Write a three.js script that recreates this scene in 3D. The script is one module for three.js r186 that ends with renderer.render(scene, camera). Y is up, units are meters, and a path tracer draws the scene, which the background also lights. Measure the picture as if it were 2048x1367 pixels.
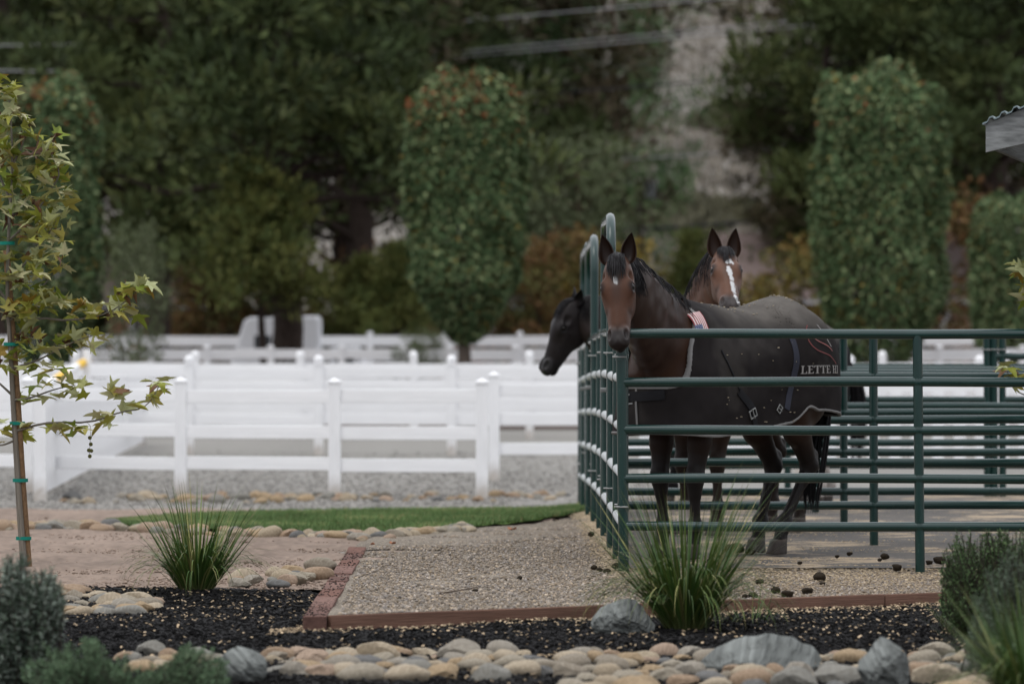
import * as THREE from 'three';
import { mergeGeometries, mergeVertices, toCreasedNormals } from 'three/addons/utils/BufferGeometryUtils.js';
import { RoundedBoxGeometry } from 'three/addons/geometries/RoundedBoxGeometry.js';

// ------------------------------------------------------------------ camera, sky, sun, exposure
const scene = new THREE.Scene();
const FPX = 9570, EYE = 1.505, HOR = 667;           // focal length in photo pixels, eye height, horizon row
const camera = new THREE.PerspectiveCamera(2 * Math.atan(683.5 / FPX) * 180 / Math.PI, 2048 / 1367, 0.5, 1500);
camera.position.set(0, EYE, 0);
camera.rotation.x = -Math.atan((683.5 - HOR) / FPX);
camera.focus = 30.0;
camera.userData.fStop = 2.7;
scene.add(camera);

const renderer = new THREE.WebGLRenderer({ antialias: true });
renderer.toneMapping = THREE.LinearToneMapping;
renderer.toneMappingExposure = 1.3;
renderer.shadowMap.enabled = true;

{ // overcast sky: brighter overhead, a little brighter behind the camera where the cloud is thin
  const W = 128, H = 64, a = new Float32Array(W * H * 4);
  for (let y = 0; y < H; y++) for (let x = 0; x < W; x++) {
    const el = ((y + 0.5) / H - 0.5) * Math.PI, s = Math.max(0, Math.sin(el));
    const k = el < 0 ? 0.25 : (0.62 + 0.75 * s) * 1.0;
    const o = (y * W + x) * 4;
    a[o] = k * 0.97; a[o + 1] = k * 0.995; a[o + 2] = k * 1.06; a[o + 3] = 1;
  }
  const t = new THREE.DataTexture(a, W, H, THREE.RGBAFormat, THREE.FloatType);
  t.mapping = THREE.EquirectangularReflectionMapping; t.magFilter = THREE.LinearFilter; t.minFilter = THREE.LinearFilter; t.needsUpdate = true;
  scene.background = t; scene.environment = t;
}
const sun = new THREE.DirectionalLight(new THREE.Color(1, 0.96, 0.9), 0.8);
sun.position.set(-14, 40, -18); sun.target.position.set(0.5, 0, -32);
sun.castShadow = true; sun.shadow.radius = 60; sun.shadow.mapSize.set(2048, 2048);
Object.assign(sun.shadow.camera, { left: -30, right: 30, top: 30, bottom: -30, near: 1, far: 160 });
scene.add(sun, sun.target);

// ------------------------------------------------------------------ helpers
function rng(seed) { let a = seed >>> 0; return () => { a = (a + 0x6D2B79F5) | 0; let t = Math.imul(a ^ (a >>> 15), 1 | a); t = (t + Math.imul(t ^ (t >>> 7), 61 | t)) ^ t; return ((t ^ (t >>> 14)) >>> 0) / 4294967296; }; }
const V = (x, y, z) => new THREE.Vector3(x, y, z);
const lerp = (a, b, t) => a + (b - a) * t, clamp = (x, a = 0, b = 1) => Math.min(b, Math.max(a, x));
const sm = (a, b, x) => { const t = clamp((x - a) / (b - a)); return t * t * (3 - 2 * t); };
const C = (r, g, b) => new THREE.Color().setRGB(r, g, b);
// a photo pixel at a known distance, or on the ground, as a place in the scene
const at = (px, py, d) => V((px - 1024) / FPX * d, EYE - (py - HOR) / FPX * d, -d);
const gnd = (px, py, gy = 0) => at(px, py, (EYE - gy) * FPX / (py - HOR));
// the ground falls away a little behind the paddock
function groundY(x, z) { const d = -z, s = sm(0, 2.5, x); return -0.22 * sm(31 + 14 * s, 50 + 14 * s, d); }
function onGround(px, d, dy = 0) { const x = (px - 1024) / FPX * d; return V(x, groundY(x, -d) + dy, -d); }

const used = new Map();
function numbered(name) { const n = used.get(name) ?? 0; used.set(name, n + 1); return n ? name + '_' + String(n).padStart(3, '0') : name; }
function tag(o, label, category, group, kind) { o.userData.label = label; o.userData.category = category; if (group) o.userData.group = group; if (kind) o.userData.kind = kind; return o; }
function thing(name, label, category, pos = V(0, 0, 0), turn = 0, group) { const g = new THREE.Group(); g.name = numbered(name); g.position.copy(pos); g.rotation.y = turn; tag(g, label, category, group); scene.add(g); return g; }
function part(name, geo, mat, parent) { const m = new THREE.Mesh(geo, mat); m.name = name; m.castShadow = m.receiveShadow = true; parent.add(m); return m; }
function struct(name, geo, mat) { const m = part(numbered(name), geo, mat, scene); m.userData.kind = 'structure'; return m; }
function stuff(name, label, category, mesh) { mesh.name = numbered(name); mesh.castShadow = mesh.receiveShadow = true; tag(mesh, label, category, null, 'stuff'); scene.add(mesh); return mesh; }
function copyOf(o, name, label, pos, turn, group, sc) { const c = o.clone(); c.name = numbered(name); c.position.copy(pos); c.rotation.y = turn; if (sc) c.scale.setScalar(sc); c.userData = { ...o.userData, label }; if (group) c.userData.group = group; scene.add(c); return c; }

function tube(pts, rad, sides = 8, caps = true) {
  const n = pts.length, pos = [], nor = [], uv = [], idx = [];
  let up = V(0.13, 1, 0.21).normalize(), len = 0;
  for (let i = 0; i < n; i++) {
    const t = pts[Math.min(n - 1, i + 1)].clone().sub(pts[Math.max(0, i - 1)]).normalize();
    let a = up.clone().sub(t.clone().multiplyScalar(up.dot(t)));
    if (a.lengthSq() < 1e-4) a = V(1, 0, 0).sub(t.clone().multiplyScalar(t.x));
    a.normalize(); up = a; const b = t.clone().cross(a);
    if (i) len += pts[i].distanceTo(pts[i - 1]);
    const r = typeof rad === 'function' ? rad(i / (n - 1)) : rad;
    for (let k = 0; k <= sides; k++) {
      const th = k / sides * Math.PI * 2, d = a.clone().multiplyScalar(Math.cos(th)).addScaledVector(b, Math.sin(th));
      pos.push(pts[i].x + d.x * r, pts[i].y + d.y * r, pts[i].z + d.z * r); nor.push(d.x, d.y, d.z); uv.push(k / sides, len);
    }
  }
  const w = sides + 1;
  for (let i = 0; i < n - 1; i++) for (let k = 0; k < sides; k++) { const a = i * w + k, b = a + w; idx.push(a, a + 1, b, b, a + 1, b + 1); }
  if (caps) for (const i of [0, n - 1]) {
    const t = (i ? pts[n - 1].clone().sub(pts[n - 2]) : pts[0].clone().sub(pts[1])).normalize(), c = pos.length / 3;
    pos.push(pts[i].x, pts[i].y, pts[i].z); nor.push(t.x, t.y, t.z); uv.push(0.5, 0);
    for (let k = 0; k <= sides; k++) { const j = (i * w + k) * 3; pos.push(pos[j], pos[j + 1], pos[j + 2]); nor.push(t.x, t.y, t.z); uv.push(0.5, 0); }
    for (let k = 0; k < sides; k++) i ? idx.push(c, c + 1 + k, c + 2 + k) : idx.push(c, c + 2 + k, c + 1 + k);
  }
  const g = new THREE.BufferGeometry();
  g.setAttribute('position', new THREE.Float32BufferAttribute(pos, 3)); g.setAttribute('normal', new THREE.Float32BufferAttribute(nor, 3)); g.setAttribute('uv', new THREE.Float32BufferAttribute(uv, 2)); g.setIndex(idx);
  return g;
}
function curve(pts, n) { return new THREE.CatmullRomCurve3(pts, false, 'centripetal').getPoints(n); }
function box(w, h, d, x = 0, y = 0, z = 0, r = 0.006) { const g = r > 0 ? new RoundedBoxGeometry(w, h, d, 1, Math.min(r, w / 2.1, h / 2.1, d / 2.1)) : new THREE.BoxGeometry(w, h, d); g.translate(x, y, z); return g; }
function paint(g, fn) { const p = g.attributes.position, a = new Float32Array(p.count * 3), c = new THREE.Color(); for (let i = 0; i < p.count; i++) { fn(p.getX(i), p.getY(i), p.getZ(i), c, i); a[i * 3] = c.r; a[i * 3 + 1] = c.g; a[i * 3 + 2] = c.b; } g.setAttribute('color', new THREE.BufferAttribute(a, 3)); return g; }

// noise
const P = (() => { const r = rng(77), p = new Uint8Array(512), q = [...Array(256).keys()]; for (let i = 255; i > 0; i--) { const j = Math.floor(r() * (i + 1)); [q[i], q[j]] = [q[j], q[i]]; } for (let i = 0; i < 512; i++) p[i] = q[i & 255]; return p; })();
const hash3 = (x, y, z) => P[(P[(P[x & 255] + y) & 255] + z) & 255] / 255;
function noise3(x, y, z) {
  const X = Math.floor(x), Y = Math.floor(y), Z = Math.floor(z), f = (t) => t * t * (3 - 2 * t), u = f(x - X), v = f(y - Y), w = f(z - Z);
  const h = (i, j, k) => hash3(X + i, Y + j, Z + k);
  return lerp(lerp(lerp(h(0, 0, 0), h(1, 0, 0), u), lerp(h(0, 1, 0), h(1, 1, 0), u), v), lerp(lerp(h(0, 0, 1), h(1, 0, 1), u), lerp(h(0, 1, 1), h(1, 1, 1), u), v), w);
}
const fbm = (x, y, z, o = 4) => { let s = 0, a = 0.5; for (let i = 0; i < o; i++) { s += a * noise3(x, y, z); x *= 2.03; y *= 2.03; z *= 2.03; a *= 0.5; } return s / (1 - Math.pow(0.5, o)); };
// tiling value noise on the unit square
function tn(u, v, n, seed) { const x = u * n, y = v * n, X = Math.floor(x), Y = Math.floor(y), f = (t) => t * t * (3 - 2 * t), a = f(x - X), b = f(y - Y), h = (i, j) => hash3(((X + i) % n + n) % n + seed * 7, ((Y + j) % n + n) % n + seed * 13, seed); return lerp(lerp(h(0, 0), h(1, 0), a), lerp(h(0, 1), h(1, 1), a), b); }
const tf = (u, v, n, seed, o = 4) => { let s = 0, a = 0.5; for (let i = 0; i < o; i++) { s += a * tn(u, v, n, seed + i); n *= 2; a *= 0.5; } return s / (1 - Math.pow(0.5, o)); };
const toS = (x) => { x = clamp(x); return Math.round(255 * (x <= 0.0031308 ? 12.92 * x : 1.055 * Math.pow(x, 1 / 2.4) - 0.055)); };
function texPair(n, fn) { // fn(u, v) -> [r, g, b, height] in linear values
  const a = new Uint8Array(n * n * 4), b = new Uint8Array(n * n * 4);
  for (let y = 0; y < n; y++) for (let x = 0; x < n; x++) { const o = (y * n + x) * 4, [r, g, bl, h] = fn((x + 0.5) / n, (y + 0.5) / n); a[o] = toS(r); a[o + 1] = toS(g); a[o + 2] = toS(bl); a[o + 3] = 255; b[o] = b[o + 1] = b[o + 2] = Math.round(255 * clamp(h)); b[o + 3] = 255; }
  return [a, b].map((d, i) => { const t = new THREE.DataTexture(d, n, n); t.wrapS = t.wrapT = THREE.RepeatWrapping; t.magFilter = THREE.LinearFilter; if (!i) t.colorSpace = THREE.SRGBColorSpace; t.needsUpdate = true; return t; });
}
function cells(n, seed) { // tiling pebble cells: returns f(u, v) -> [distance to centre, distance to edge, random]
  const r = rng(seed), px = new Float32Array(n * n), py = new Float32Array(n * n), id = new Float32Array(n * n);
  for (let i = 0; i < n * n; i++) { px[i] = r(); py[i] = r(); id[i] = r(); }
  return (u, v) => { const x = u * n, y = v * n, X = Math.floor(x), Y = Math.floor(y); let d1 = 9, d2 = 9, k = 0; for (let j = -1; j < 2; j++) for (let i = -1; i < 2; i++) { const c = ((Y + j + n) % n) * n + (X + i + n) % n, dx = X + i + px[c] - x, dy = Y + j + py[c] - y, d = dx * dx + dy * dy; if (d < d1) { d2 = d1; d1 = d; k = id[c]; } else if (d < d2) d2 = d; } d1 = Math.sqrt(d1); d2 = Math.sqrt(d2); return [d1, d2 - d1, k]; };
}
const std = (o) => new THREE.MeshPhysicalMaterial({ roughness: 0.9, specularIntensity: 0.28, ...o });

// a ground sheet between two edge lines, following the ground
function sheet(A, B, nu, nv, dy, tile, bumpy = 0) {
  const ca = new THREE.CatmullRomCurve3(A, false, 'centripetal'), cb = new THREE.CatmullRomCurve3(B, false, 'centripetal');
  const a = ca.getSpacedPoints(nu), b = cb.getSpacedPoints(nu), pos = [], uv = [], idx = [];
  for (let j = 0; j <= nv; j++) for (let i = 0; i <= nu; i++) {
    const p = a[i].clone().lerp(b[i], j / nv), y = groundY(p.x, p.z) + (typeof dy === 'function' ? dy(p.x, p.z, i / nu, j / nv) : dy) + (bumpy ? bumpy * (fbm(p.x * 2.3, 3.1, p.z * 2.3, 3) - 0.5) : 0);
    pos.push(p.x, y, p.z); uv.push(p.x / tile, -p.z / tile);
  }
  const w = nu + 1;
  for (let j = 0; j < nv; j++) for (let i = 0; i < nu; i++) { const k = j * w + i; idx.push(k, k + 1, k + w, k + 1, k + w + 1, k + w); }
  const g = new THREE.BufferGeometry(); g.setAttribute('position', new THREE.Float32BufferAttribute(pos, 3)); g.setAttribute('uv', new THREE.Float32BufferAttribute(uv, 2)); g.setIndex(idx); g.computeVertexNormals();
  if (g.attributes.normal.getY(Math.floor(pos.length / 6)) < 0) { const ix = g.index.array; for (let i = 0; i < ix.length; i += 3) { const t = ix[i]; ix[i] = ix[i + 1]; ix[i + 1] = t; } g.computeVertexNormals(); }
  return g;
}

// ------------------------------------------------------------------ ground
const pebA = cells(70, 3), pebB = cells(28, 4);
const [gravC, gravB] = texPair(1024, (u, v) => { const [d, e, k] = pebA(u, v), [d2, e2, k2] = pebB(u, v), t = k < 0.25 ? 0.7 : k < 0.8 ? 1 : 1.35, w = tf(u, v, 6, 2); const big = k2 > 0.8 && e2 > 0.2 ? 1 : 0; const base = (0.2 + 0.1 * w) * t * (0.6 + 0.4 * sm(0, 0.25, e)); return [base * 1.1, base * 0.94, base * 0.75, sm(0, 0.5, e) * 0.6 + big * 0.4]; });
const [arenaC, arenaB] = texPair(512, (u, v) => { const w = tf(u, v, 4, 5, 6), k = tn(u, v, 128, 9); const b = 0.17 + 0.08 * w + 0.05 * (k - 0.5); return [b * 1.02, b * 0.98, b * 0.9, w]; });
const [dirtC, dirtB] = texPair(512, (u, v) => { const w = tf(u, v, 5, 15, 6), f = tn(u, v, 160, 2), f2 = tf(u, v, 24, 6, 3); const b = 0.165 + 0.09 * (w - 0.4) + 0.06 * (f - 0.5) + 0.08 * (f2 - 0.5); return [b * 1.16, b * 0.88, b * 0.7, w * 0.6 + f2 * 0.4]; });
const [mulC, mulB] = texPair(512, (u, v) => { const w = tf(u, v * 1.0, 40, 25, 3), f = tn(u, v, 170, 3); const b = 0.007 + 0.012 * w * f; return [b * 1.05, b, b, w]; });
const [matC, matB] = texPair(1024, (u, v) => { const w = tf(u, v, 5, 35, 6), st = tf(u * 0.999, v, 14, 41, 4), f = tn(u, v, 220, 8), saw = sm(0.5, 0.68, w * 0.6 + st * 0.4 + 0.12 * (f - 0.5)); const b = 0.075 + 0.04 * f; return [lerp(b * 1.08, 0.34, saw), lerp(b, 0.27, saw), lerp(b * 0.92, 0.19, saw), 0.4 * saw + 0.3 * f]; });
const [turfC, turfB] = texPair(256, (u, v) => { const w = tf(u, v, 8, 45, 4); return [0.07 + 0.04 * w, 0.12 + 0.05 * w, 0.035, w]; });
const [hillC, hillB] = texPair(512, (u, v) => { const w = tf(u, v, 5, 55, 6), k = tf(u, v, 40, 57, 3); const b = 0.15 + 0.06 * (w - 0.5) + 0.05 * (k - 0.5); return [b * 1.07, b * 0.98, b * 0.86, w]; });

const M = {
  gravel: std({ map: gravC, bumpMap: gravB, bumpScale: 0.012, roughness: 0.95 }),
  arena: std({ map: arenaC, bumpMap: arenaB, bumpScale: 0.03, roughness: 1 }),
  dirt: std({ map: dirtC, bumpMap: dirtB, bumpScale: 0.03, roughness: 1 }),
  mulch: std({ map: mulC, bumpMap: mulB, bumpScale: 0.02, roughness: 0.9 }),
  mat: std({ map: matC, bumpMap: matB, bumpScale: 0.006, roughness: 0.85 }),
  turf: std({ map: turfC, bumpMap: turfB, bumpScale: 0.02, roughness: 1 }),
  hill: std({ map: hillC, bumpMap: hillB, bumpScale: 0.3, roughness: 1 }),
  bark: std({ color: C(0.075, 0.055, 0.042), roughness: 0.95 }),
};
{ // base ground out to the foot of the hills, lowered under the planting bed
  const xs = [], zs = []; for (let x = -90; x <= 90; x += Math.abs(x) < 12 ? 0.75 : 6) xs.push(x); for (let d = 4; d <= 215; d += d < 62 ? 0.75 : 6) zs.push(-d);
  const pos = [], uv = [], idx = [];
  for (const z of zs) for (const x of xs) { pos.push(x, groundY(x, z) - 0.14 * (1 - sm(27.5, 29.5, -z)) - 0.03 * (1 - sm(46, 52, -z)), z); uv.push(x / 3, -z / 3); }
  for (let j = 0; j < zs.length - 1; j++) for (let i = 0; i < xs.length - 1; i++) { const k = j * xs.length + i, w = xs.length; idx.push(k, k + 1, k + w, k + 1, k + w + 1, k + w); }
  const g = new THREE.BufferGeometry(); g.setAttribute('position', new THREE.Float32BufferAttribute(pos, 3)); g.setAttribute('uv', new THREE.Float32BufferAttribute(uv, 2)); g.setIndex(idx); g.computeVertexNormals();
  struct('ground', g, M.arena);
}
{ // hillside of dry grass behind the trees
  const pos = [], uv = [], idx = [], nx = 60, nz = 40;
  for (let j = 0; j <= nz; j++) for (let i = 0; i <= nx; i++) { const x = -170 + 340 * i / nx, d = 150 + 420 * j / nz; const y = -0.3 + 95 * Math.pow(sm(150, 640, d), 0.9) * (0.9 + 0.25 * fbm(x * 0.012, 1.2, d * 0.01)) + 2.5 * (fbm(x * 0.05, 4, d * 0.05) - 0.5) * sm(150, 190, d); pos.push(x, y, -d); uv.push(x / 9, d / 9); }
  for (let j = 0; j < nz; j++) for (let i = 0; i < nx; i++) { const k = j * (nx + 1) + i, w = nx + 1; idx.push(k, k + 1, k + w, k + 1, k + w + 1, k + w); }
  const g = new THREE.BufferGeometry(); g.setAttribute('position', new THREE.Float32BufferAttribute(pos, 3)); g.setAttribute('uv', new THREE.Float32BufferAttribute(uv, 2)); g.setIndex(idx); g.computeVertexNormals();
  struct('hills', g, M.hill);
}
// bare brown ground of the far paddock
struct('far_paddock_ground', sheet([V(-60, 0, -86), V(60, 0, -86)], [V(-60, 0, -150), V(60, 0, -150)], 60, 24, 0.02, 3), std({ map: dirtC, bumpMap: dirtB, bumpScale: 0.04, color: C(0.33, 0.27, 0.26), roughness: 1 }));
// grey arena footing behind the first white fence
const padL = (d) => 0.70 - 0.04 * (d - 30) / 16;
// red dirt on the left, from the planting bed to the arena
{ const g = sheet([gnd(-700, 1192), gnd(-100, 1190), gnd(330, 1178), gnd(720, 1168)], [onGround(-2200, 47.2), onGround(-300, 47.0), onGround(600, 46.4), onGround(1190, 46)], 70, 90, (x, z) => -0.025 + 0.017 * sm(28, 31, -z), 5, 0.085); const q = g.attributes.uv; for (let i = 0; i < q.count; i++) q.setY(i, q.getY(i) * 0.3); struct('dirt_ground', g, M.dirt); }
// gravel path
const kerbL = gnd(655, 1235), kerbR = gnd(2260, 1174);
const kerbAt = (t) => kerbL.clone().lerp(kerbR, t);
const pathTop = [gnd(712, 1096), gnd(770, 1060), gnd(900, 1048), gnd(1050, 1022), gnd(1170, 1001), gnd(1500, 996)];
const pathTint = (g) => paint(g, (x, y, z, c) => { const k = 0.78 + 0.42 * fbm(x * 0.9, 2, z * 0.45, 4), w = sm(0.2, 1.6, x + 0.5 * fbm(x * 2, 4, z, 2)); c.setRGB(k * (1 + 0.08 * w), k, k * (1 - 0.1 * w)); });
M.gravel.vertexColors = true;
struct('gravel_path', pathTint(sheet([kerbAt(0), kerbAt(0.25), kerbAt(0.5), kerbAt(0.75), kerbAt(1)], [gnd(690, 1100), gnd(960, 1092), gnd(1248, 1085), V(2.6, 0, -33), V(4.9, 0, -33)], 60, 40, 0.004, 1.3, 0.035)), M.gravel);
struct('gravel_path_end', pathTint(sheet([gnd(690, 1104), gnd(960, 1097), gnd(1256, 1090)], [gnd(745, 1066), gnd(960, 1040), onGround(1200, 42, 0)], 40, 30, (x, z, u, v) => 0.012 + 0.0, 1.3, 0.035)), M.gravel);
// turf in the bend
const lawnTop = [onGround(215, 40.2), onGround(420, 43.6), onGround(700, 45.0), onGround(950, 45.4), onGround(1175, 45.6)];
const lawnBot = [onGround(205, 39.4), onGround(480, 37.6), onGround(620, 37), onGround(735, 36.5), onGround(860, 37.4), onGround(1000, 39.8), onGround(1168, 43.2)];
struct('lawn', sheet(lawnBot, lawnTop, 60, 30, 0.022, 1.5, 0.03), M.turf);
// dark rubber floor of the pens with sawdust
struct('paddock_floor', sheet([V(padL(30.4) + 0.02, 0, -30.35), V(3, 0, -30.35), V(8, 0, -30.35)], [V(0.67, 0, -46), V(3, 0, -46), V(8, 0, -46)], 40, 50, 0.02, 2.4, 0.006), M.mat);
// mulch bed
const mulchY = (x, z) => -0.075 + 0.062 * sm(26.6, 28.2, -z) * sm(-1.05, -1.2, x) - 0.05 * sm(26.5, 22, -z) + 0.035 * (fbm(x * 1.7, 7, z * 1.7, 3) - 0.5);
function bedTop(t) { return lerp(-5.2, 7, t); }
{
  const A = [], B = []; for (let i = 0; i <= 48; i++) { const x = -5.2 + 12.2 * i / 48, t = clamp((x - kerbL.x) / (kerbR.x - kerbL.x)); const zk = x < kerbL.x ? -28.25 : lerp(kerbL.z, kerbR.z, t) - 0.02; A.push(V(x * 0.8, 0, -14)); B.push(V(x, 0, x < kerbL.x - 0.06 ? -28.6 : zk)); }
  const pos = [], uv = [], idx = []; for (let j = 0; j <= 60; j++) for (let i = 0; i <= 48; i++) { const p = A[i].clone().lerp(B[i], j / 60); pos.push(p.x, mulchY(p.x, p.z), p.z); uv.push(p.x, -p.z); }
  for (let j = 0; j < 60; j++) for (let i = 0; i < 48; i++) { const k = j * 49 + i; idx.push(k, k + 1, k + 49, k + 1, k + 50, k + 49); }
  const g = new THREE.BufferGeometry(); g.setAttribute('position', new THREE.Float32BufferAttribute(pos, 3)); g.setAttribute('uv', new THREE.Float32BufferAttribute(uv, 2)); g.setIndex(idx); g.computeVertexNormals();
  struct('mulch_bed', g, M.mulch);
}
// scatters: bark chips, pale chips, pebbles, sawdust, turf blades
const tmpM = new THREE.Matrix4(), tmpQ = new THREE.Quaternion(), tmpE = new THREE.Euler();
function scatter(name, label, category, geo, mat, n, seed, place, color) {
  const r = rng(seed), m = new THREE.InstancedMesh(geo, mat, n), c = new THREE.Color(); let k = 0, tries = 0;
  while (k < n && tries++ < n * 8) { const o = place(r); if (!o) continue; tmpE.set(o.rx ?? 0, o.ry ?? 0, o.rz ?? 0, 'YXZ'); tmpM.compose(o.p, tmpQ.setFromEuler(tmpE), o.s); m.setMatrixAt(k, tmpM); color(r, c, o); m.setColorAt(k, c); k++; }
  m.count = k; return stuff(name, label, category, m);
}
const inBed = (x, z) => { if (x < kerbL.x - 0.12) return -z < 28.2 - 0.25 * Math.sin(x * 3); const t = (x - kerbL.x) / (kerbR.x - kerbL.x); return -z < lerp(-kerbL.z, -kerbR.z, clamp(t)) - 0.03; };
const chipG = box(1, 1, 1, 0, 0, 0, 0), pebG = new THREE.IcosahedronGeometry(1, 1);
scatter('bark_mulch', 'black shredded bark mulch spread over the planting bed', 'mulch', chipG, std({ roughness: 0.75 }), 60000, 11, (r) => {
  const d = 19.5 + 8.9 * Math.sqrt(r()), x = lerp(-0.118, 0.118, r()) * d; if (!inBed(x, -d)) return null; const l = 0.018 + 0.05 * r() * r();
  return { p: V(x, mulchY(x, -d) + 0.003 + 0.018 * r(), -d), s: V(l, 0.004 + 0.006 * r(), 0.006 + 0.012 * r()), rx: (r() - 0.5) * 0.9, ry: r() * 6.3, rz: (r() - 0.5) * 0.9 }; },
  (r, c) => { const b = 0.0035 + 0.014 * r() * r(); c.setRGB(b * 1.08, b, b * 1.0); });
scatter('wood_chips', 'pale wood chips and dry leaf bits strewn on the mulch', 'wood chips', chipG, std({ roughness: 0.9 }), 2600, 12, (r) => {
  const near = r() < 0.55; let x, d; if (near) { const t = r(); x = lerp(kerbL.x - 0.3, kerbR.x, t); d = lerp(-kerbL.z, -kerbR.z, t) - 0.03 - 0.55 * r() * r(); } else { d = 21.5 + 6.6 * Math.sqrt(r()); x = lerp(-0.118, 0.118, r()) * d; if (x < -0.6 && r() < 0.4) d = 26 + 2.2 * r(); } if (!inBed(x, -d)) return null; const l = 0.008 + 0.022 * r() * r();
  return { p: V(x, mulchY(x, -d) + 0.022 + 0.008 * r(), -d), s: V(l, 0.003, 0.005 + 0.01 * r()), rx: (r() - 0.5) * 1.2, ry: r() * 6.3, rz: (r() - 0.5) * 1.2 }; },
  (r, c) => { const b = 0.22 + 0.3 * r(); c.setRGB(b, b * 0.76, b * 0.5); });
scatter('soil_clods', 'crumbly red-brown clods on the bare dirt at left', 'soil', pebG, std({ roughness: 1 }), 5000, 17, (r) => { const d = 28.4 + 17 * r() * r(), x = lerp(-0.112, -0.028, r()) * d; const s = 0.006 + 0.016 * r() * r() * r(); return { p: V(x, groundY(x, -d) - 0.012, -d), s: V(s, s * 0.6, s), ry: r() * 6 }; }, (r, c) => { const b = 0.15 + 0.1 * r(); c.setRGB(b * 1.16, b * 0.88, b * 0.7); });
scatter('arena_gravel', 'coarse grey gravel of the arena beyond the dirt', 'gravel', pebG, std({ roughness: 1 }), 16000, 18, (r) => { const d = 46.6 + 24 * r() * r(), x = lerp(-0.112, 0.03, r()) * d; const s = 0.01 + 0.022 * r() * r(); return { p: V(x, groundY(x, -d) - 0.03 * (1 - sm(46, 52, d)) + 0.004, -d), s: V(s, s * 0.6, s), ry: r() * 6 }; }, (r, c) => { const b = 0.11 + 0.2 * r(); c.setRGB(b * 1.03, b * 0.98, b * 0.9); });
const pathX = (d) => [lerp(kerbL.x, gnd(700, 1096).x, clamp((d - 25.3) / 8)), 0];
scatter('path_pebbles', 'loose grey and tan pebbles lying on the gravel path', 'pebbles', pebG, std({ roughness: 0.9 }), 30000, 13, (r) => {
  const d = 25.3 + 17 * Math.pow(r(), 1.5), x = lerp(-1.3, 4.4, r()); const tt = clamp((x - kerbL.x) / (kerbR.x - kerbL.x)); if (d < lerp(-kerbL.z, -kerbR.z, tt) + 0.03) return null; const left = d < 34 ? lerp(-0.98, -1.08, (d - 25) / 9) : lerp(-1.08, 0.75, (d - 34) / 9); if (x < left + 0.06) return null; if (d > 30.3 && x > padL(d)) return null;
  const s = 0.004 + 0.009 * r() * r() * (1.2 - 0.5 * tt); return { p: V(x, groundY(x, -d) + 0.012, -d), s: V(s, s * 0.6, s * (0.7 + 0.5 * r())), ry: r() * 6.3, rx: r() }; },
  (r, c) => { const b = 0.14 + 0.28 * r() * r(), w = r(); c.setRGB(b * (1.04 + 0.16 * w), b * 0.94, b * (0.86 - 0.2 * w)); });
scatter('sawdust', 'tan sawdust and shavings drifted along the pen rails', 'sawdust', chipG, std({ roughness: 1 }), 14000, 14, (r) => {
  const k = r(); let x, d; if (k < 0.3) { d = 30.2 + 14 * r(); x = padL(d) - 0.22 * Math.abs(r() + r() - 1) + 0.04; } else if (k < 0.65) { x = lerp(0.6, 4.4, r()); d = lerp(27.6, 30.4, Math.sqrt(r())); } else { x = lerp(0.8, 5, r()); d = 30.4 + 10 * r() * r(); if (fbm(x * 0.7, 3, d * 2.5, 3) < 0.5) return null; }
  const l = 0.006 + 0.012 * r(); return { p: V(x, groundY(x, -d) + (d > 30.35 && x > padL(d) ? 0.036 : 0.018), -d), s: V(l, 0.002, l * 0.5), rx: (r() - 0.5), ry: r() * 6.3 }; },
  (r, c) => { const b = 0.3 + 0.22 * r(); c.setRGB(b, b * 0.8, b * 0.54); });
{ // turf blades: five to a tuft
  const q = []; const rr = rng(5); for (let i = 0; i < 6; i++) { const a = rr() * 6.3, l = 0.7 + 0.5 * rr(), t = 0.25 + 0.4 * rr(); const g = new THREE.BufferGeometry(); const dx = Math.cos(a), dz = Math.sin(a); g.setAttribute('position', new THREE.Float32BufferAttribute([-dz * 0.09, 0, dx * 0.09, dz * 0.09, 0, -dx * 0.09, dx * t, l, dz * t], 3)); g.computeVertexNormals(); q.push(g); }
  const tuft = mergeGeometries(q); const a = new THREE.CatmullRomCurve3(lawnBot, false, 'centripetal').getSpacedPoints(60), b = new THREE.CatmullRomCurve3(lawnTop, false, 'centripetal').getSpacedPoints(60);
  scatter('grass_blades', 'short green turf grass in the bend beside the path', 'grass', tuft, std({ roughness: 0.8, side: THREE.DoubleSide }), 26000, 15, (r) => { const u = r() * 59.99, i = Math.floor(u); const p = a[i].clone().lerp(a[i + 1], u - i).lerp(b[i].clone().lerp(b[i + 1], u - i), r()); const s = 0.028 + 0.02 * r(); p.y = groundY(p.x, p.z) + 0.018; return { p, s: V(s, s, s), ry: r() * 6.3 }; },
    (r, c, o) => { const pt = fbm(o.p.x * 1.6, 1, o.p.z * 0.8, 3), k = (0.6 + 0.9 * pt) * (0.8 + 0.5 * r()), dry = r() < 0.05 + 0.25 * sm(0.5, 0.7, pt) ? 0.8 : 0; c.setRGB(lerp(0.1, 0.25, dry) * k, lerp(0.155, 0.22, dry) * k, lerp(0.058, 0.11, dry) * k); });
}

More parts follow.
